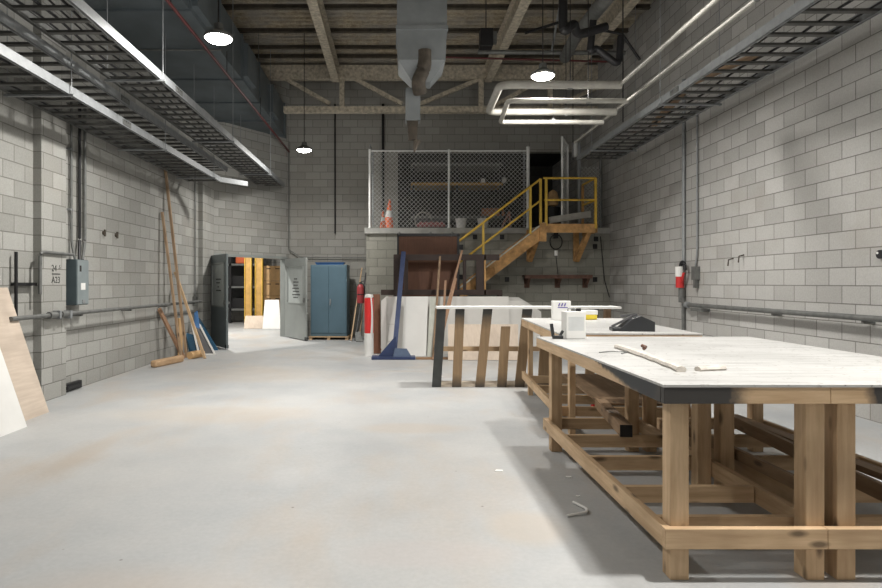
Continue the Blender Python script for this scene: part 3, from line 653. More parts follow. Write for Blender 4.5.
o = MB().tube([(.20*math.cos(a*PI/9),0,.24+.20*math.sin(a*PI/9)) for a in range(0,19)], .014, 8).build('hose_coil', M_pipew, smooth=True); o.location = (X(423,14.7),14.6,fz); tag(o, 'thin pale hoop standing behind the dusty red bundle', 'hoop')
for px, lab in ((461,'left white bucket on the mezzanine behind the fence'),(483,'white bucket behind the fence near the lower stair rail'),(461.5,None)):
    if not lab: continue
    t = thing('bucket', lab, 'bucket', (X(px,14.3),14.3,fz))
    MB().lathe([(.10,0),(.13,.24)]).build('bucket_body', M_white, t, smooth=True); MB().lathe([(.137,.22),(.137,.25)]).build('rim', M_white, t)
t = thing('steel_shelving', 'dark steel shelving in the recess behind the fence', 'shelving', (0, 16.6, fz))
for x in (.5, 1.7, 2.9): MB().box(x-.03,x+.03,-.03,.03,0,2.1).box(x-.03,x+.03,.8,.86,0,2.1).build('upright', M_black, t)
for zz, m_ in ((.55,M_galvdull),(1.46,M_yelwood),(2.0,M_galvdull)): MB().box(.45,2.95,-.04,.88,zz-.05,zz+.02).build('shelf', m_, t)
t = MB().box(-.30,.30,-.2,.2,0,.12).tube([(-.3,0,.14),(.3,0,.15)],.1,10).build('orange_sack', plain('tan_orange_sack',(.50,.22,.11),.8), smooth=True, bevel=.03); t.location = (X(495,16.4),16.8,fz+.57); tag(t, 'orange brown sack on the lower shelf behind the fence', 'sack')
o = MB().lathe([(.02,0),(.07,.03),(.09,.09),(.05,.15),(.02,.17)]).build('white_jug', M_white, smooth=True); o.location = (X(503.5,16.7),16.7,fz+1.485); tag(o, 'small white jug on the upper shelf behind the fence', 'jug')
o = MB().lathe([(.06,0),(.06,.10),(.03,.13)]).build('white_jug', M_white, smooth=True); o.location = (X(483,16.7),16.7,fz+1.485); tag(o, 'small pale tub on the upper shelf left of the jug', 'tub')
t = thing('folding_stand', 'pinkish wooden sawhorse leg standing behind the fence by the stair rail', 'stand', (X(506,14.3), 14.3, fz))
MB().bar((-.12,0,0),(.08,0,.42),.04,.04,(0,1,0)).build('slanted_leg', plain('pink_lumber',(.42,.22,.17),.7), t); MB().bar((.10,0,0),(.08,0,.42),.04,.04,(0,1,0)).build('upright_leg', plain('pink_lumber',(.42,.22,.17),.7), t); MB().bar((-.14,0,.02),(.12,0,.02),.05,.04,(0,1,0)).build('foot', plain('pink_lumber',(.42,.22,.17),.7), t)
t = MB().lathe([(.0,0),(.12,.03),(.14,.2),(.10,.36),(.02,.42)]).build('paper_sack', M_card, smooth=True); t.location=(X(553,15),15.0,fz+.62); tag(t, 'crumpled brown paper sack on a drum in the dark gateway', 'sack')
t = MB().lathe([(.22,0),(.23,.02),(.22,.3),(.23,.32),(.22,.6)]).build('drum', M_black, smooth=True); t.location=(X(552,15),15.0,fz); tag(t, 'black drum in the dark gateway under the paper sack', 'drum')
# ================================================================= STAIRS
YS = 13.0; YR = 13.86
st = thing('staircase', 'rusty yellow steel staircase and platform up to the mezzanine', 'staircase', (0,0,0))
tx, tz, sl = 3.20, 2.68, .765
bxx = tx-(tz-.0)/sl
M_str = plain('rusty_yellow_steel', (.46,.26,.10), .65, .1, .35, 9, .2)
for yy in (YS, YR):
    MB().hexa([(tx,yy-.02,tz+.02),(tx,yy-.02,tz-.27),(bxx+.33,yy-.02,0),(bxx-.02,yy-.02,0)], (0,.04,0)).build('stringer', M_str, st)
MB().bar((tx,YS-.01,tz+.05),(bxx+.05,YS-.01,.05),.07,.025,(0,0,1)).build('nosing_strip', plain('worn_nosing', (.52,.50,.42), .6, .2, .3, 15), st)
nst = 14; rise = tz/nst
for k in range(1, nst):
    x = bxx+(rise*k)/sl; MB().box(x-.02, x+.23, YS+.03, YR-.03, rise*k-.035, rise*k).build('tread', M_galvdull, st)
M_nose = plain('worn_nosing', (.52,.50,.42), .6, .2, .3, 15)
PX0, PX1 = 3.20, 4.30
MB().box(PX0, PX1, YS-.02, YM-.04, tz-.03, tz+.02).build('platform', M_nose, st)
MB().box(PX0-.02, PX1+.02, YS-.04, YS, tz-.17, tz+.02).box(PX1-.0, PX1+.04, YS-.04, YM-.04, tz-.17, tz+.02).box(PX0-.10,PX0+.04,YS-.06,YS-.02,tz-.36,tz+.04).build('platform_edge', M_str, st)
def rail(a, b, name='handrail', r=.023): MB().tube([a, b], r, 10).build(name, M_yel, st, smooth=True)
hz = 1.0
lx = .3
rail((3.12,YS-.03,3.66),(lx,YS-.03,3.66-(3.12-lx)*sl)); rail((3.12,YS-.03,3.20),(lx,YS-.03,3.20-(3.12-lx)*sl), 'mid_rail')
rail((3.12,YR,3.66),(lx,YR,3.66-(3.12-lx)*sl)); 
rail((PX0-.02,YS-.03,3.68),(PX1,YS-.03,3.68)); rail((PX0,YS-.03,3.21),(PX1,YS-.03,3.21),'mid_rail')
rail((PX1,YS-.03,3.68),(PX1-.0,YM-.08,3.68)); rail((PX1,YS-.03,3.21),(PX1,YM-.08,3.21),'mid_rail')
for x, z0_, z1_, yy in ((3.12,2.70,3.66,YS-.03),(PX0+.04,2.66,3.68,YS-.03),(PX1,2.60,3.68,YS-.03),(PX1,2.7,3.68,YM-.08),(X(530,YS),2.48,3.50,YS-.03),(X(483,YS),1.70,2.74,YS-.03),(.8,.85,1.88,YS-.03)):
    MB().box(x-.024,x+.024,yy-.024,yy+.024,z0_,z1_).build('rail_post', M_yel if yy != YR else M_str, st)
for x in (PX1-.15, PX0-.12):
    MB().bar((x,YM-.07,1.93),(x,YM-.07,tz-.03),.12,.06,(0,1,0)).build('bracket_post', M_str, st)
    MB().bar((x,YM-.1,1.95),(x+.06,YS+.05,tz-.06),.11,.10,(1,0,0)).build('bracket_brace', M_str, st)
stick((X(550,YS+.1),YS+.12,tz+.11),(X(589,YS+.3),YS+.22,Z(214,13.2)), .14,.09, M_pipew, 'pale board lying tilted across the stair platform', 'pale_board', 'board')
# anchor pockets in the mezzanine wall
for px, py in ((475,237),(502,237),(596,239),(595,246.5),(595,279.5),(507,279.5),(461,247),(461,277),(575,237)):
    o = MB().box(-.05,.05,-.012,.01,-.055,.055).box(-.025,.025,-.03,-.012,-.03,.03).build('anchor_plate', M_black); o.location = (X(px,YM),YM,Z(py,YM))
    tag(o, {475:'black anchor plate under the ledge between the two stair rails',502:'black anchor plate under the ledge above the stair stringer',596:'black anchor plate under the ledge nearest the right corner',595:'black anchor plate %s near the right corner' % ('midway up the dingy wall' if py<260 else 'beside the end of the steel shelf'),507:'black anchor plate under the stair stringer left of the steel shelf',461:'%s black anchor plate beside the brown board' % ('upper' if py<260 else 'lower'),575:'black anchor plate under the ledge behind the platform bracket'}[px], 'anchor plate')
ws = thing('wall_shelf', 'rusty steel wall shelf on three brackets below the stair platform', 'shelf', (X(522,YM),YM,1.58))
wl_ = X(588,YM)-X(522,YM)
MB().box(0,wl_,-.32,0,0,.03).box(0,wl_,-.33,-.31,-.05,.03).build('shelf_board', M_rust, ws)
for x in (.08, .78, 1.42): MB().hexa([(x,-.02,0),(x,-.30,0),(x,-.28,-.06),(x,-.02,-.26)], (.06,0,0)).box(x-.03,x+.09,-.02,0,-.26,0).build('bracket', M_rust, ws)
o = MB().bar((0,0,0),(.5,.02,.02),.1,.012).bar((-.1,.05,.02),(.3,.1,.03),.06,.01).build('scrap_strips', M_pipew); o.location=(X(564,YM),YM-.22,1.625); tag(o,'pale scrap strips lying on the rusty wall shelf','scrap')
cl = thing('cable_coil', 'black cable loop with a white plug hanging on the dingy wall under the platform', 'cable', (X(555.5,YM),YM-.05,Z(242,YM)))
MB().tube([(.14*math.sin(a*PI/10),0,.17*math.cos(a*PI/10)) for a in range(21)], .012, 8).build('loop', M_black, cl, smooth=True)
MB().tube([(0,0,-.20),(0,0,-.32)], .04, 10).build('white_plug', M_white, cl, smooth=True)
MB().tube([(0,0,-.32),(.02,.01,-.5),(.05,.02,-.75)], .008, 6).build('tail', M_black, cl)
MB().box(-.05,.05,-.02,.04,.08,.22).build('socket_box', M_black, cl)
conduit([(X(600,YM),YM-.03,2.5),(X(604,YM),YM-.03,1.5),(X(609,YM),YM-.03,1.1)], .010, 'thin dark cable sagging down the dingy wall near the right corner', M_black, 'cable', 'cable')
# ================================================================= BELOW THE MEZZANINE
t = thing('fire_extinguisher', 'red fire extinguisher hung on the edge of the dingy block wall beside the cabinet', 'fire extinguisher', (X(360.5,14.2),14.2,Z(303.5,14.2)))
MB().lathe([(.06,0),(.085,.02),(.085,.36),(.06,.43),(.03,.45)]).build('cylinder', plain('dull_red_paint',(.30,.035,.04),.45), t, smooth=True)
MB().box(-.03,.03,-.02,.02,.44,.50).bar((0,0,.5),(.08,0,.53),.03,.015).build('valve_head', M_black, t)
MB().lathe([(.087,.2),(.087,.22)]).build('strap', M_black, t); MB().tube([(.03,0,.48),(.10,0,.4),(.09,0,.15)], .012, 8).build('hose', M_black, t)
for a0,a1,m_,lab in (((351,338),(362,268),pine('z'),'pale thin stick leaning behind the fire extinguisher'),((355,338),(366,273),M_black,'dark thin stick leaning behind the fire extinguisher'),((359,339),(364,300),dimwood('z'),'brown short stick leaning below the fire extinguisher')):
    stick((X(a0[0],15),15.0,0),(X(a1[0],15.9),15.9,Z(a1[1],15.9)),.05,.03,m_,lab,'leaning_stick','stick')
o = panel('scrap_board', [(X(356,14.8),14.7,0),(X(363,14.8),14.7,0),(X(360,14.8),14.95,.22),(X(355,14.8),14.95,.2)], .02, M_galvdull, 'small grey scrap board on the floor below the extinguisher', 'board')
# blue cabinet
cb = thing('storage_cabinet', 'slate blue two-door steel storage cabinet on a low pallet', 'cabinet', (X(328.5,15.2),15.25,.09), rz=math.radians(-3))
wc = .46
MB().box(-wc,wc,0,.55,0,1.80).build('cabinet_body', M_cab, cb, bevel=.006)
for s, nm in ((-1,'left'),(1,'right')):
    d_ = MB().box(min(0.004*s,(wc-.02)*s),max(0.004*s,(wc-.02)*s),-.018,0,.08,1.77).build('door', M_cab, cb, bevel=.004)
    if s == 1: MB().box(.03,.06,-.045,-.018,.82,.94).box(.03,.05,-.06,-.04,.78,.88).build('handle', M_galv, d_)
for x in (-wc+.01, -.01, wc-.02): MB().box(x,x+.012,-.03,-.016,.1,.12).build('hinge', M_cab, cb)
pl = thing('pallet', 'low pale wooden pallet under the blue cabinet', 'pallet', (X(328.5,15.2),15.2,0), rz=math.radians(-3))
MB().box(-.5,.5,-.02,.6,.065,.088).build('deck_board', pine('x'), pl)
for x in (-.5,-.04,.42): MB().box(x,x+.08,0,.6,0,.065).build('runner', pine('y'), pl)
o = frustum(-.33,.33,.12,0,-.38,.38,.16,.06).build('blue_tray', plain('bright_blue_plastic',(.04,.14,.38),.4)); o.location = (X(330,15.4),15.45,1.893); tag(o,'bright blue shallow tray on top of the blue cabinet','tray')
# red and white roll
rw = thing('striped_roll', 'red and white upright tube standing left of the brown boards', 'tube', (X(369,11.85),11.85,0))
MB().lathe([(.085,.45),(.09,.46),(.09,1.13),(.06,1.15)]).build('red_upper', plain('bright_red_wrap',(.72,.03,.03),.35,0,.05), rw, smooth=True)
MB().lathe([(.09,0),(.09,.45)]).build('white_lower', M_white, rw, smooth=True)
b = MB()
prev=None
for k in range(25):
    t_=k/24; z=.45+.7*t_; a0=-PI/2+ .9*(1-t_)*0 + .35+ .9*math.sin(t_*PI)*.2; a1=a0+.65*(1-.5*t_)
    cur=[(.0935*math.cos(a0),.0935*math.sin(a0),z),(.0935*math.cos((a0+a1)/2),.0935*math.sin((a0+a1)/2),z),(.0935*math.cos(a1),.0935*math.sin(a1),z)]
    if prev:
        vs=[b.b.verts.new(p) for p in prev+cur]; b.b.faces.new((vs[0],vs[1],vs[4],vs[3])); b.b.faces.new((vs[1],vs[2],vs[5],vs[4]))
    prev=cur
b.build('white_stripe', M_white, rw, smooth=True)
MB().lathe([(.07,1.14),(.085,1.15),(.08,1.20),(.03,1.21)]).build('white_cap', M_white, rw, smooth=True)
# brown upright board beside the tube, tall brown sheet, steel frame
panel('brown_board', [(X(372.5,12.3),12.25,0),(X(381,12.3),12.25,0),(X(380,12.5),12.5,Z(294.5,12.5)),(X(373,12.5),12.5,Z(294.5,12.5))], .03, wood('reddish_board',(.18,.075,.04),(.26,.11,.06),'z',False), 'narrow reddish brown board standing right of the striped tube', 'board')
bs = thing('brown_sheet', 'tall dark brown hardboard sheet with black edges leaning in front of the stairs', 'sheet', (X(398,12.75),12.72,0), rot=(math.radians(-2.2),0,0))
wb = X(458,12.8)-X(398,12.8)
MB().box(0,wb,0,.015,.02,2.42).build('sheet', M_brown, bs)
MB().box(-.02,.02,-.02,.03,0,2.46).box(wb-.02,wb+.03,-.02,.03,0,2.46).box(-.02,wb+.03,-.02,.03,2.42,2.48).build('edge_frame', M_black, bs)
for x in (0.0,.66,wb-.15): MB().tube([(x,-.02,2.47),(x+.05,-.02,2.5)],.025,8).build('clip', M_galvdull, bs)
YFm = 12.45
fm = thing('steel_stand', 'long dark brown steel frame with dividers standing behind the white panels', 'frame', (0,YFm,0))
def fx(px): return X(px,YFm)
zt_, zb2 = Z(254.5,YFm), Z(295,YFm)
MB().box(fx(394),fx(499),-.05,.05,zt_-.12,zt_).build('top_bar', M_brownsteel, fm)
MB().box(fx(381),fx(502),-.05,.05,zb2,zb2+.11).build('middle_bar', M_brownsteel, fm)
for a0,a1 in ((393.5,398.5),(398.8,402),(404,408),(463,466),(476,483.5)): MB().box(fx(a0),fx(a1),-.045,.045,zb2+.1 if a0>394 else 0,zt_-.005).build('upright', M_brownsteel, fm)
MB().box(fx(484),fx(485.5),-.05,.045,zb2,zt_-.02).build('worn_edge', M_str, fm)
MB().box(fx(497),fx(502),-.045,.045,0,zb2+.05).build('end_leg', M_brownsteel, fm)
# white panels
def wp(px0, px1, pyt, yb, yt, mat, label, skew=0, th=.03, name='white_sheet'):
    return panel(name, [(X(px0,yb),yb,0),(X(px1,yb),yb,0),(X(px1+skew,yt),yt,Z(pyt,yt)),(X(px0+skew,yt),yt,Z(pyt,yt))], th, mat, label, 'panel')
dl = thing('ribbed_white_door', 'large white slab with raised strips at its left end leaning under the brown frame', 'panel', (X(381,12.15),12.12,0), rot=(math.radians(-9),0,0))
wd = X(510,12.15)-X(381,12.15)
MB().hexa([(0,0,0.12),(.1,0,0),(wd,0,0),(wd,0,1.17),(.1,0,1.17),(0,0,1.08)], (0,.03,0)).build('slab', M_sheet, dl)
MB().box(.1,.14,-.02,0,.02,1.15).box(.14,.34,-.008,0,.60,.61).box(.14,.34,-.008,0,.25,.26).build('raised_strip', plain('grey_white_trim',(.52,.51,.48),.6), dl)
wp(402,426,296.8,11.75,12.05,plain('paler_panel',(.74,.74,.72),.5,0,.05,2),'white panel leaning in front of the ribbed slab right of the blue post',2,.02)
wp(427,434,296.8,11.7,12.02,plain('greenish_trim',(.50,.52,.47),.6),'narrow grey-green strip of board leaning beside the white panel',3,.02,'narrow_board')
wp(470,523,300.8,12.25,12.38,M_sheet,'white panel sticking out to the right behind the ribbed slab',0,.02)
panel('white_sheet', [(X(500,12.45),12.6,0),(X(545,12.45),12.6,0),(X(545,12.45),12.8,Z(312,12.8)),(X(536,12.5),12.8,Z(306,12.8)),(X(522,12.45),12.8,Z(297.5,12.8)),(X(500,12.45),12.8,Z(297.5,12.8))], .02, M_sheet, 'white panel with a slanted cut corner at the right end of the stack', 'panel')
wp(448,518,324.5,11.2,11.4,M_plyz,'low pale plywood sheet leaning behind the slatted rack',0,.02,'plywood_sheet')
# blue post with gussets
bp = thing('blue_post', 'dark blue steel post with a triangular foot leaning among the panels', 'post', (X(394,11.4),11.42,0))
MB().box(-.42,.40,-.16,.14,0,.05).build('base_plate', M_blue, bp, bevel=.004)
sp = X(399,11.5)-X(394,11.4)
MB().bar((0,0,.04),(X(403.5,12.3)-X(394,11.4),.80,Z(252.5,12.25)),.10,.09,(1,0,0)).build('post', M_blue, bp)
MB().hexa([(-.30,-.06,.05),(.0,-.06,.05),(.04,-.06,.45)], (0,.02,0)).build('gusset', M_blue, bp)
MB().hexa([(-.02,-.10,.05),(.33,-.10,.05),(.24,-.10,.20),(.02,-.10,.21)], (0,.03,0)).build('front_plate', plain('greyer_blue_paint',(.10,.14,.22),.5), bp)
o = MB().box(0,.68,-.06,.08,0,.035).build('floor_batten', wood('dark_batten',(.22,.13,.07),(.36,.22,.12),'x')); o.location=(X(416,11.3),11.35,0); tag(o,'brown batten lying flat on the floor right of the blue post','batten')
# leaning strips
for a0,a1,yb,yt,ww,m_,lab in (((433,355),(440,257),11.6,12.3,.10,dimwood('z'),'grey-brown plank with a pale tip leaning on the white panels'),
    ((441,360),(445.5,281),11.3,12.0,.07,wood('orange_lumber',(.28,.155,.09),(.40,.245,.15),'z'),'shortest orange-brown stick leaning on the white panels'),
    ((433,362),(462,251),11.2,12.3,.06,wood('orange_lumber',(.28,.155,.09),(.40,.245,.15),'z'),'longest orange-brown stick leaning toward the stairs'),
    ((436,364),(456,279),11.1,12.0,.07,wood('orange_lumber',(.28,.155,.09),(.40,.245,.15),'z'),'middle orange-brown stick leaning beside the longest one')):
    stick((X(a0[0],yb),yb,0),(X(a1[0],yt),yt,Z(a1[1],yt)),ww,.04,m_,lab,'leaning_stick','stick')
# slatted rack
YK = 8.30
rk = thing('slatted_rack', 'wooden slatted rack with a white top standing beyond the workbenches', 'rack', (0,YK,0))
def kx(px): return X(px,YK)
MB().box(kx(437),kx(621),-.02,.34,1.075,1.105).build('top_board', M_white, rk)
MB().box(kx(434),kx(600),.04,.36,.0,.03).build('bottom_board', plain('pale_pine_board',(.60,.52,.42),.6), rk)
sl_m = faded('slat_end_fade', (.30,.20,.11), (.03,.03,.028), .03, 1.07)  # slats darken towards top and bottom
sl_d = plain('black_sprayed_slat', (.035,.037,.036), .6, 0, .3)
for i,(b0,t0,pt,wpx) in enumerate(((432,437,309,9),(452.3,455.7,309,9),(475.5,483.5,309,9),(497.5,501.5,326.5,9),(515,523,309,9.5),(538,541,335,14),(585,590,309,9))):
    wz = wpx*YK/F; zt2 = min(1.075, Z(pt,YK))
    MB().hexa([(kx(b0),0,.0),(kx(b0)+wz,0,.0),(kx(t0)+wz,0,zt2),(kx(t0),0,zt2)], (0,.04,0)).build('slat', sl_d if i==0 else sl_m, rk)
MB().box(kx(441),kx(640),.26,.30,Z(351,8.58),Z(346.5,8.58)).build('middle_rail', pine('x'), rk)
for a0 in (437, 612): MB().box(kx(a0),kx(a0)+.08,.26,.34,0.0,1.075).build('rear_leg', dimwood('z'), rk)

# ================================================================= WORKBENCHES
ZT = .95
wb1 = thing('workbench', 'big near workbench with a scuffed white top and pine frame', 'workbench', (0,0,0))
tx0, tx1, ty0, ty1 = 1.265, 3.17, 2.85, 5.42
MB().box(tx0,tx1,ty0,ty1,ZT-.012,ZT).build('tabletop', M_top, wb1)
ap0 = painted_edge('x','apron_front_paint',[((1.30,2.87,.93),.36),((2.37,2.87,.93),.15)])
ap1 = painted_edge('y','apron_side_paint',[((1.27,2.85,.95),.26)]+[((1.27,3.05+.07*k,.955+.002*k),.13-.0075*k) for k in range(14)])
sm = 2.055
MB().box(tx0+.004,sm-.001,ty0+.002,ty0+.04,ZT-.09,ZT-.012).build('apron', ap0, wb1, bevel=.002)
MB().box(sm+.001,tx1-.004,ty0+.002,ty0+.04,ZT-.09,ZT-.012).build('apron', ap0, wb1, bevel=.002)
MB().box(tx0+.002,tx0+.04,ty0+.04,ty1,ZT-.09,ZT-.012).build('apron', ap1, wb1, bevel=.002)
MB().box(tx1-.04,tx1-.002,ty0+.04,ty1,ZT-.09,ZT-.012).build('apron', pine('y'), wb1)
MB().box(tx0+.04,tx1-.04,ty1-.04,ty1-.002,ZT-.09,ZT-.012).build('apron', pine('x'), wb1)
for y in (3.5, 4.1, 4.7): MB().box(tx0+.04,tx1-.04,y,y+.04,ZT-.1,ZT-.012).build('joist', pine('x'), wb1)
for y0_ in (2.91, 5.12):
    for x in (1.325, 1.977, 2.127, 3.03): MB().box(x,x+.09,y0_,y0_+.09,0,ZT-.012).build('leg', pine('z'), wb1, bevel=.004)
for x in (1.977, 2.127): MB().box(x,x+.09,3.95,4.04,0,ZT-.012).build('leg', pine('z'), wb1, bevel=.004)
MB().box(1.283,sm-.001,2.87,2.909,.165,.262).build('front_rail', pine('x'), wb1, bevel=.003)
MB().box(sm+.001,3.16,2.87,2.909,.165,.262).build('front_rail', pine('x'), wb1, bevel=.003)
MB().box(1.284,1.322,2.91,5.25,.165,.262).build('side_rail', pine('y'), wb1, bevel=.003)
MB().box(3.125,3.163,2.91,5.25,.165,.262).build('side_rail', pine('y'), wb1, bevel=.003)
for x in (2.018-.045+.05, 2.222): MB().box(x+.045,x+.083,3.0,5.25,.165,.262).build('centre_rail', pine('y'), wb1)
for y in (3.02, 3.47, 4.07, 4.64, 5.215):
    MB().box(1.322,2.06,y,y+.038,.168,.262).build('cross_stretcher', pine('x'), wb1, bevel=.003)
    MB().box(2.306,3.125,y,y+.038,.168,.262).build('cross_stretcher', pine('x'), wb1, bevel=.003)
# loose boards lying on the lower frame
def lie(x, y0_, y1_, z, w_, h_, rz, label, mat=None, name='loose_board', cat='board'):
    o = MB().box(-w_/2,w_/2,0,y1_-y0_,0,h_).build(name, mat or dimwood('y'), bevel=.002); o.location=(x,y0_,z); o.rotation_euler.z=rz; return tag(o,label,cat)
lie(2.60,3.05,5.2,.263,.035,.09,math.radians(-4.5),'long dark board on edge lying furthest right under the big workbench')
lie(2.93,3.2,5.2,.263,.10,.04,math.radians(1),'weathered flat board lying against the right side rail under the workbench')
lie(2.275,3.05,5.0,.263,.03,.075,math.radians(1),'board on edge running just behind the middle legs')
# stacked timber leaning diagonally with a black end
o = MB().bar((0,0,0),(.14,1.0,.015),.09,.09).build('black_ended_timber', dimwood('y'), bevel=.003); o.location = (1.75,4.58,.31)
tag(o,'dark square timber with a black end lying slanted under the big workbench','timber')
MB().bar((-.0008,-.0058,0),(-.0001,-.0008,0),.091,.091).build('black_end', M_black, o)
# second bench
wb2 = thing('workbench', 'far workbench with a white top turned slightly beyond the big one', 'workbench', (2.25,6.80,0), rz=math.radians(-3.9))
zt = .965
MB().box(-.65,.65,-1.225,1.225,zt-.015,zt).build('tabletop', M_top, wb2)
for a in ((-.648,-.61,-1.22,1.22),(.61,.648,-1.22,1.22)): MB().box(*a,zt-.105,zt-.015).build('apron', pine('y'), wb2, bevel=.002)
for a in ((-.61,.61,-1.22,-1.18),(-.61,.61,1.18,1.22)): MB().box(*a,zt-.105,zt-.015).build('apron', pine('x'), wb2)
for x, y in ((-.53,-1.15),(-.61,.85),(.52,-1.15),(.52,.85)): MB().box(x,x+.055,y,y+.09,0,zt-.015).build('leg', pine('z'), wb2, bevel=.003)
for a in ((-.648,-.61),(.575,.61)): MB().box(*a,-1.2,1.2,.165,.255).build('side_rail', pine('y'), wb2)
for y in (-1.1,-.5,.1,.8): MB().box(-.61,.575,y,y+.04,.165,.255).build('cross_stretcher', pine('x'), wb2)
o = MB().box(-.1,.55,-1,.9,0,.02).build('dark_sheet', dimwood('y')); o.location=(2.15,6.8,.256); o.rotation_euler.z=math.radians(-3.9); tag(o,'dark plywood offcut lying on the stretchers of the far workbench','plywood')
# things on the benches
c1 = thing('metal_can', 'white rectangular can with a small cap on the far edge of the big workbench', 'can', (X(573.5,5.25),5.25,ZT), rz=.1)
MB().box(-.088,.088,-.06,.06,0,.235).build('can_body', M_white, c1, bevel=.006)
MB().lathe([(.022,.235),(.022,.255),(.018,.26)],(.045,0,0),12).build('cap', M_black, c1); MB().tube(smoothpath([(-.05,0,.235),(-.05,0,.262),(.01,0,.262),(.01,0,.235)],.015),.005,8).build('handle', M_galv, c1)
MB().box(-.07,.07,-.0615,-.0605,.07,.19).build('paper_label', plain('label_paper',(.62,.64,.64),.6), c1)
c2 = thing('product_box', 'white carton with purple lettering on the far workbench', 'box', (X(561,7.6),7.6,.965), rz=-.15)
MB().box(-.11,.11,-.09,.09,0,.24).build('carton', M_white, c2, bevel=.003)
pr = plain('purple_print',(.10,.07,.35),.6); m = MB()
for i in range(3): m.bar((-.04+i*.035,-.0925,.175),(-.025+i*.035,-.0925,.215),.002,.014,(1,0,0))
m.box(-.05,.07,-.0925,-.091,.155,.165).build('purple_lettering', pr, c2)
c3 = thing('tub', 'low white tub with a yellow band on the far workbench', 'tub', (X(587,7.7),7.7,.965))
MB().box(-.11,.11,-.07,.07,0,.10).build('tub_body', plain('yellow_plastic',(.75,.58,.05),.4), c3, bevel=.012); MB().box(-.115,.115,-.075,.075,.065,.12).build('lid', M_white, c3, bevel=.006)
bc = thing('black_case', 'black plastic tool holder lying on the near corner of the far workbench', 'case', (X(632,5.9),5.9,.965), rz=-.15)
MB().hexa([(-.06,-.1,0),(.19,-.1,0),(.19,-.1,.09),(.06,-.1,.15),(-.02,-.1,.12),(-.12,-.1,.03),(-.12,-.1,0)],(0,.2,0)).build('case_body', M_plastic, bc, bevel=.006)
MB().box(-.20,-.06,-.09,.08,0,.035).build('front_tray', M_plastic, bc, bevel=.006)
MB().bar((-.19,0,.04),(.0,0,.14),.03,.02).bar((-.10,.05,.14),(.06,.05,.155),.03,.02).build('handle', plain('greyish_plastic',(.12,.12,.125),.4), bc)
o = thing('staple_gun', 'black tool standing left of the white can on the big workbench', 'tool', (X(556,5.2),5.2,ZT))
MB().bar((-.03,0,.015),(.06,0,.015),.03,.03).build('tool_body', M_plastic, o, bevel=.004); MB().bar((-.025,0,.02),(-.04,0,.13),.025,.02,(0,1,0)).build('handle', M_plastic, o); MB().bar((.03,0,.02),(.06,0,.07),.02,.02,(0,1,0)).build('nose', M_plastic, o)
M_rag = plain('dirty_white_plastic', (.58,.54,.49), .7, 0, .2, 14, .3)
def strip(p, q, w_, h_, label):
    p, q = Vector(p), Vector(q); n=6; b=MB(); pts=[p.lerp(q,i/n)+Vector((random.uniform(-.008,.008),random.uniform(-.008,.008),0)) for i in range(n+1)]
    base=pts[0]; b.tube([(a-base)+Vector((0,0,h_*.6)) for a in pts],[w_*random.uniform(.8,1.1) for _ in pts],8)
    for v_ in b.b.verts: v_.co.z=max(0.0,(v_.co.z)*.75)
    o=b.build('plastic_strip',M_rag,smooth=True); o.location=base; return tag(o,label,'strip')
strip((1.64,4.45,ZT),(1.60,3.75,ZT),.028,.028,'dirty white strip lying furthest back on the big workbench')
strip((1.63,4.0,ZT),(1.545,3.26,ZT),.026,.026,'longest dirty white strip pointing at the near corner of the big workbench')
strip((1.64,3.30,ZT),(1.81,3.34,ZT),.022,.022,'short crumpled white strip lying right of the long strips')
o = MB().tube([(0,0,0),(.03,.05,.005),(.02,.08,.01)],.012,8).build('scrap_knot', M_rust, smooth=True); o.location=(1.655,4.02,ZT+.045); tag(o,'brown scrap lying over the white strips','scrap')
o = MB().tube([(0,0,0),(.09,.03,.004),(.20,.01,.002),(.12,-.09,.002)],.0035,6).build('thin_wire', M_galvdull); o.location=(1.40,4.15,ZT+.004); tag(o,'thin wire lying near the left edge of the big workbench','wire')
o = MB().tube(smoothpath([(0,0,0),(.13,.045,.004),(.15,.09,.006),(.10,.22,.002)],.05),.008,8).build('bent_plastic_strip', M_white, smooth=True); o.location=(1.055,3.70,.008); tag(o,'bent white plastic strip on the floor beside the workbench','strip')
for x,y,s,lab in ((X(574,4.3),4.45,.022,'small white chip on the floor nearest the workbench rail'),(X(571,4.2),4.05,.015,'tiny white chip between the bent strip and the bigger chip'),(X(503,4.4),4.6,.03,'white chip out on the bright floor left of the workbench shadow')):
    o=MB().hexa([(-s,-s*.5,0),(s,-s*.7,0),(s*1.2,s*.5,0),(-s*.4,s*.8,0)],(0,0,.006)).build('floor_chip',M_white); o.location=(x,y,0); tag(o,lab,'chip')
rc_ = thing('red_can', 'small red can on the floor under the big workbench', 'can', (X(592,6.8),6.8,.0))
MB().tube([(0,0,.035),(.10,.02,.035)],.033,14).build('can_body', M_red, rc_, smooth=True); MB().tube([(.10,.02,.035),(.105,.021,.035)],.03,14).build('can_lid', M_galv, rc_)

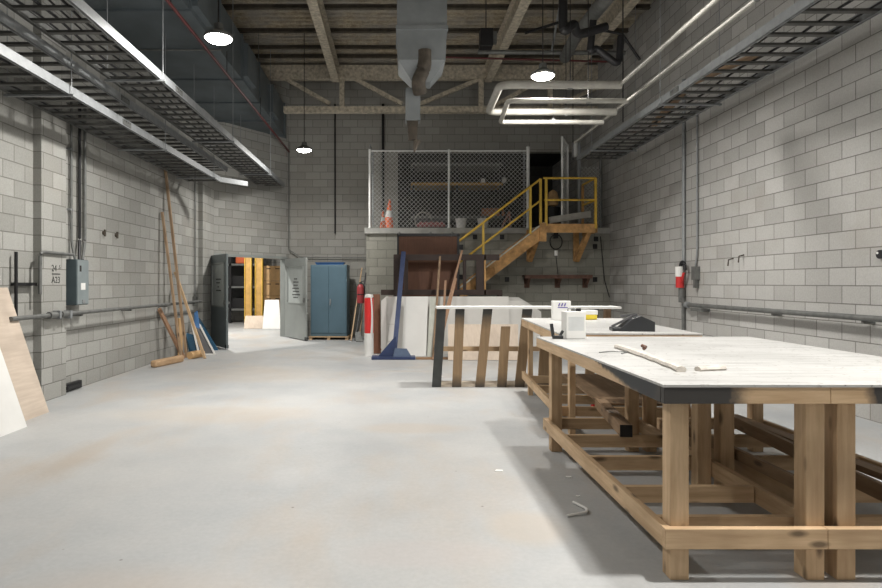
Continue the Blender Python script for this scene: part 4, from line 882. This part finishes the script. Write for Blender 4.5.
# ================================================================= FAR ROOM
def fy(px,py,Y): return X(px,Y),Z(py,Y)
for px0,px1,lab in ((245,252,'left yellow column in the bright room beyond the doors'),(255.5,263,'right yellow column in the bright room beyond the doors')):
    c_=thing('yellow_column',lab,'column',(X((px0+px1)/2,19.6),19.6,0)); ww=(px1-px0)*19.6/F/2
    MB().box(-ww,ww,-.05,.05,0,4.9).build('face', M_yelwood, c_); MB().box(-ww,-ww+.02,-.09,.09,0,4.9).box(ww-.02,ww,-.09,.09,0,4.9).build('flange', M_yel, c_)
panel('plywood_sheet',[(X(244,18.9),18.9,0),(X(263,18.9),18.9,0),(X(263,19.0),19.05,Z(316,19)),(X(245,19.0),19.05,Z(316,19))],.02,M_plyz,'low plywood board in front of the yellow columns beyond the doors','plywood')
panel('white_sheet',[(X(262.5,18.8),18.8,0),(X(281,18.8),18.8,0),(X(279,19.1),19.1,Z(300,19.1)),(X(265,19.1),19.1,Z(300,19.1))],.02,M_white,'white panel standing in the bright room beyond the doors','panel')
t = thing('cardboard_stack','tall stack of tan cartons with dark slots beyond the doors','cartons',(X(273,20.5),20.5,0))
for k,(z0_,z1_) in enumerate(((0,.5),(.5,1.0),(1.0,1.5),(1.5,2.02))):
    o=MB().box(-.36,.36,0,.5,z0_+.005,z1_-.005).build('carton',M_card,t,bevel=.01)
    MB().box(-.22,-.08,-.005,0,z1_-.12,z1_-.09).box(.08,.22,-.005,0,z1_-.12,z1_-.09).build('hand_slot',M_print,o)
t = thing('storage_rack','dark storage rack with an orange bin seen through the open doors','rack',(X(230,21.5),21.5,0))
for x in (-1.1,0,1.1): MB().box(x-.04,x+.04,0,.06,0,2.8).build('upright',M_black,t)
for zz in (.45,1.25,2.05): MB().box(-1.1,1.1,0,.8,zz,zz+.07).build('shelf',M_galvdull,t)
MB().box(-1.1,1.1,.8,.82,.4,2.6).build('back_sheet',M_black,t)
o=MB().box(-.2,.2,0,.4,0,.26).build('orange_bin',M_orange,bevel=.04); o.location=(X(241,21.6),21.6,2.122); tag(o,'orange bin on the top shelf of the dark rack beyond the doors','bin')
random.seed(5)
for px,zz,w_ in ((240,.525,'bottom'),(241,1.325,'middle')):
    o=frustum(-.22,.22,.18,0,-.26,.26,.2,.36).build('dark_crate',M_black); o.location=(X(px,21.85),21.85,zz)
    tag(o,'dark crate on the '+w_+' shelf of the rack beyond the doors','crate')
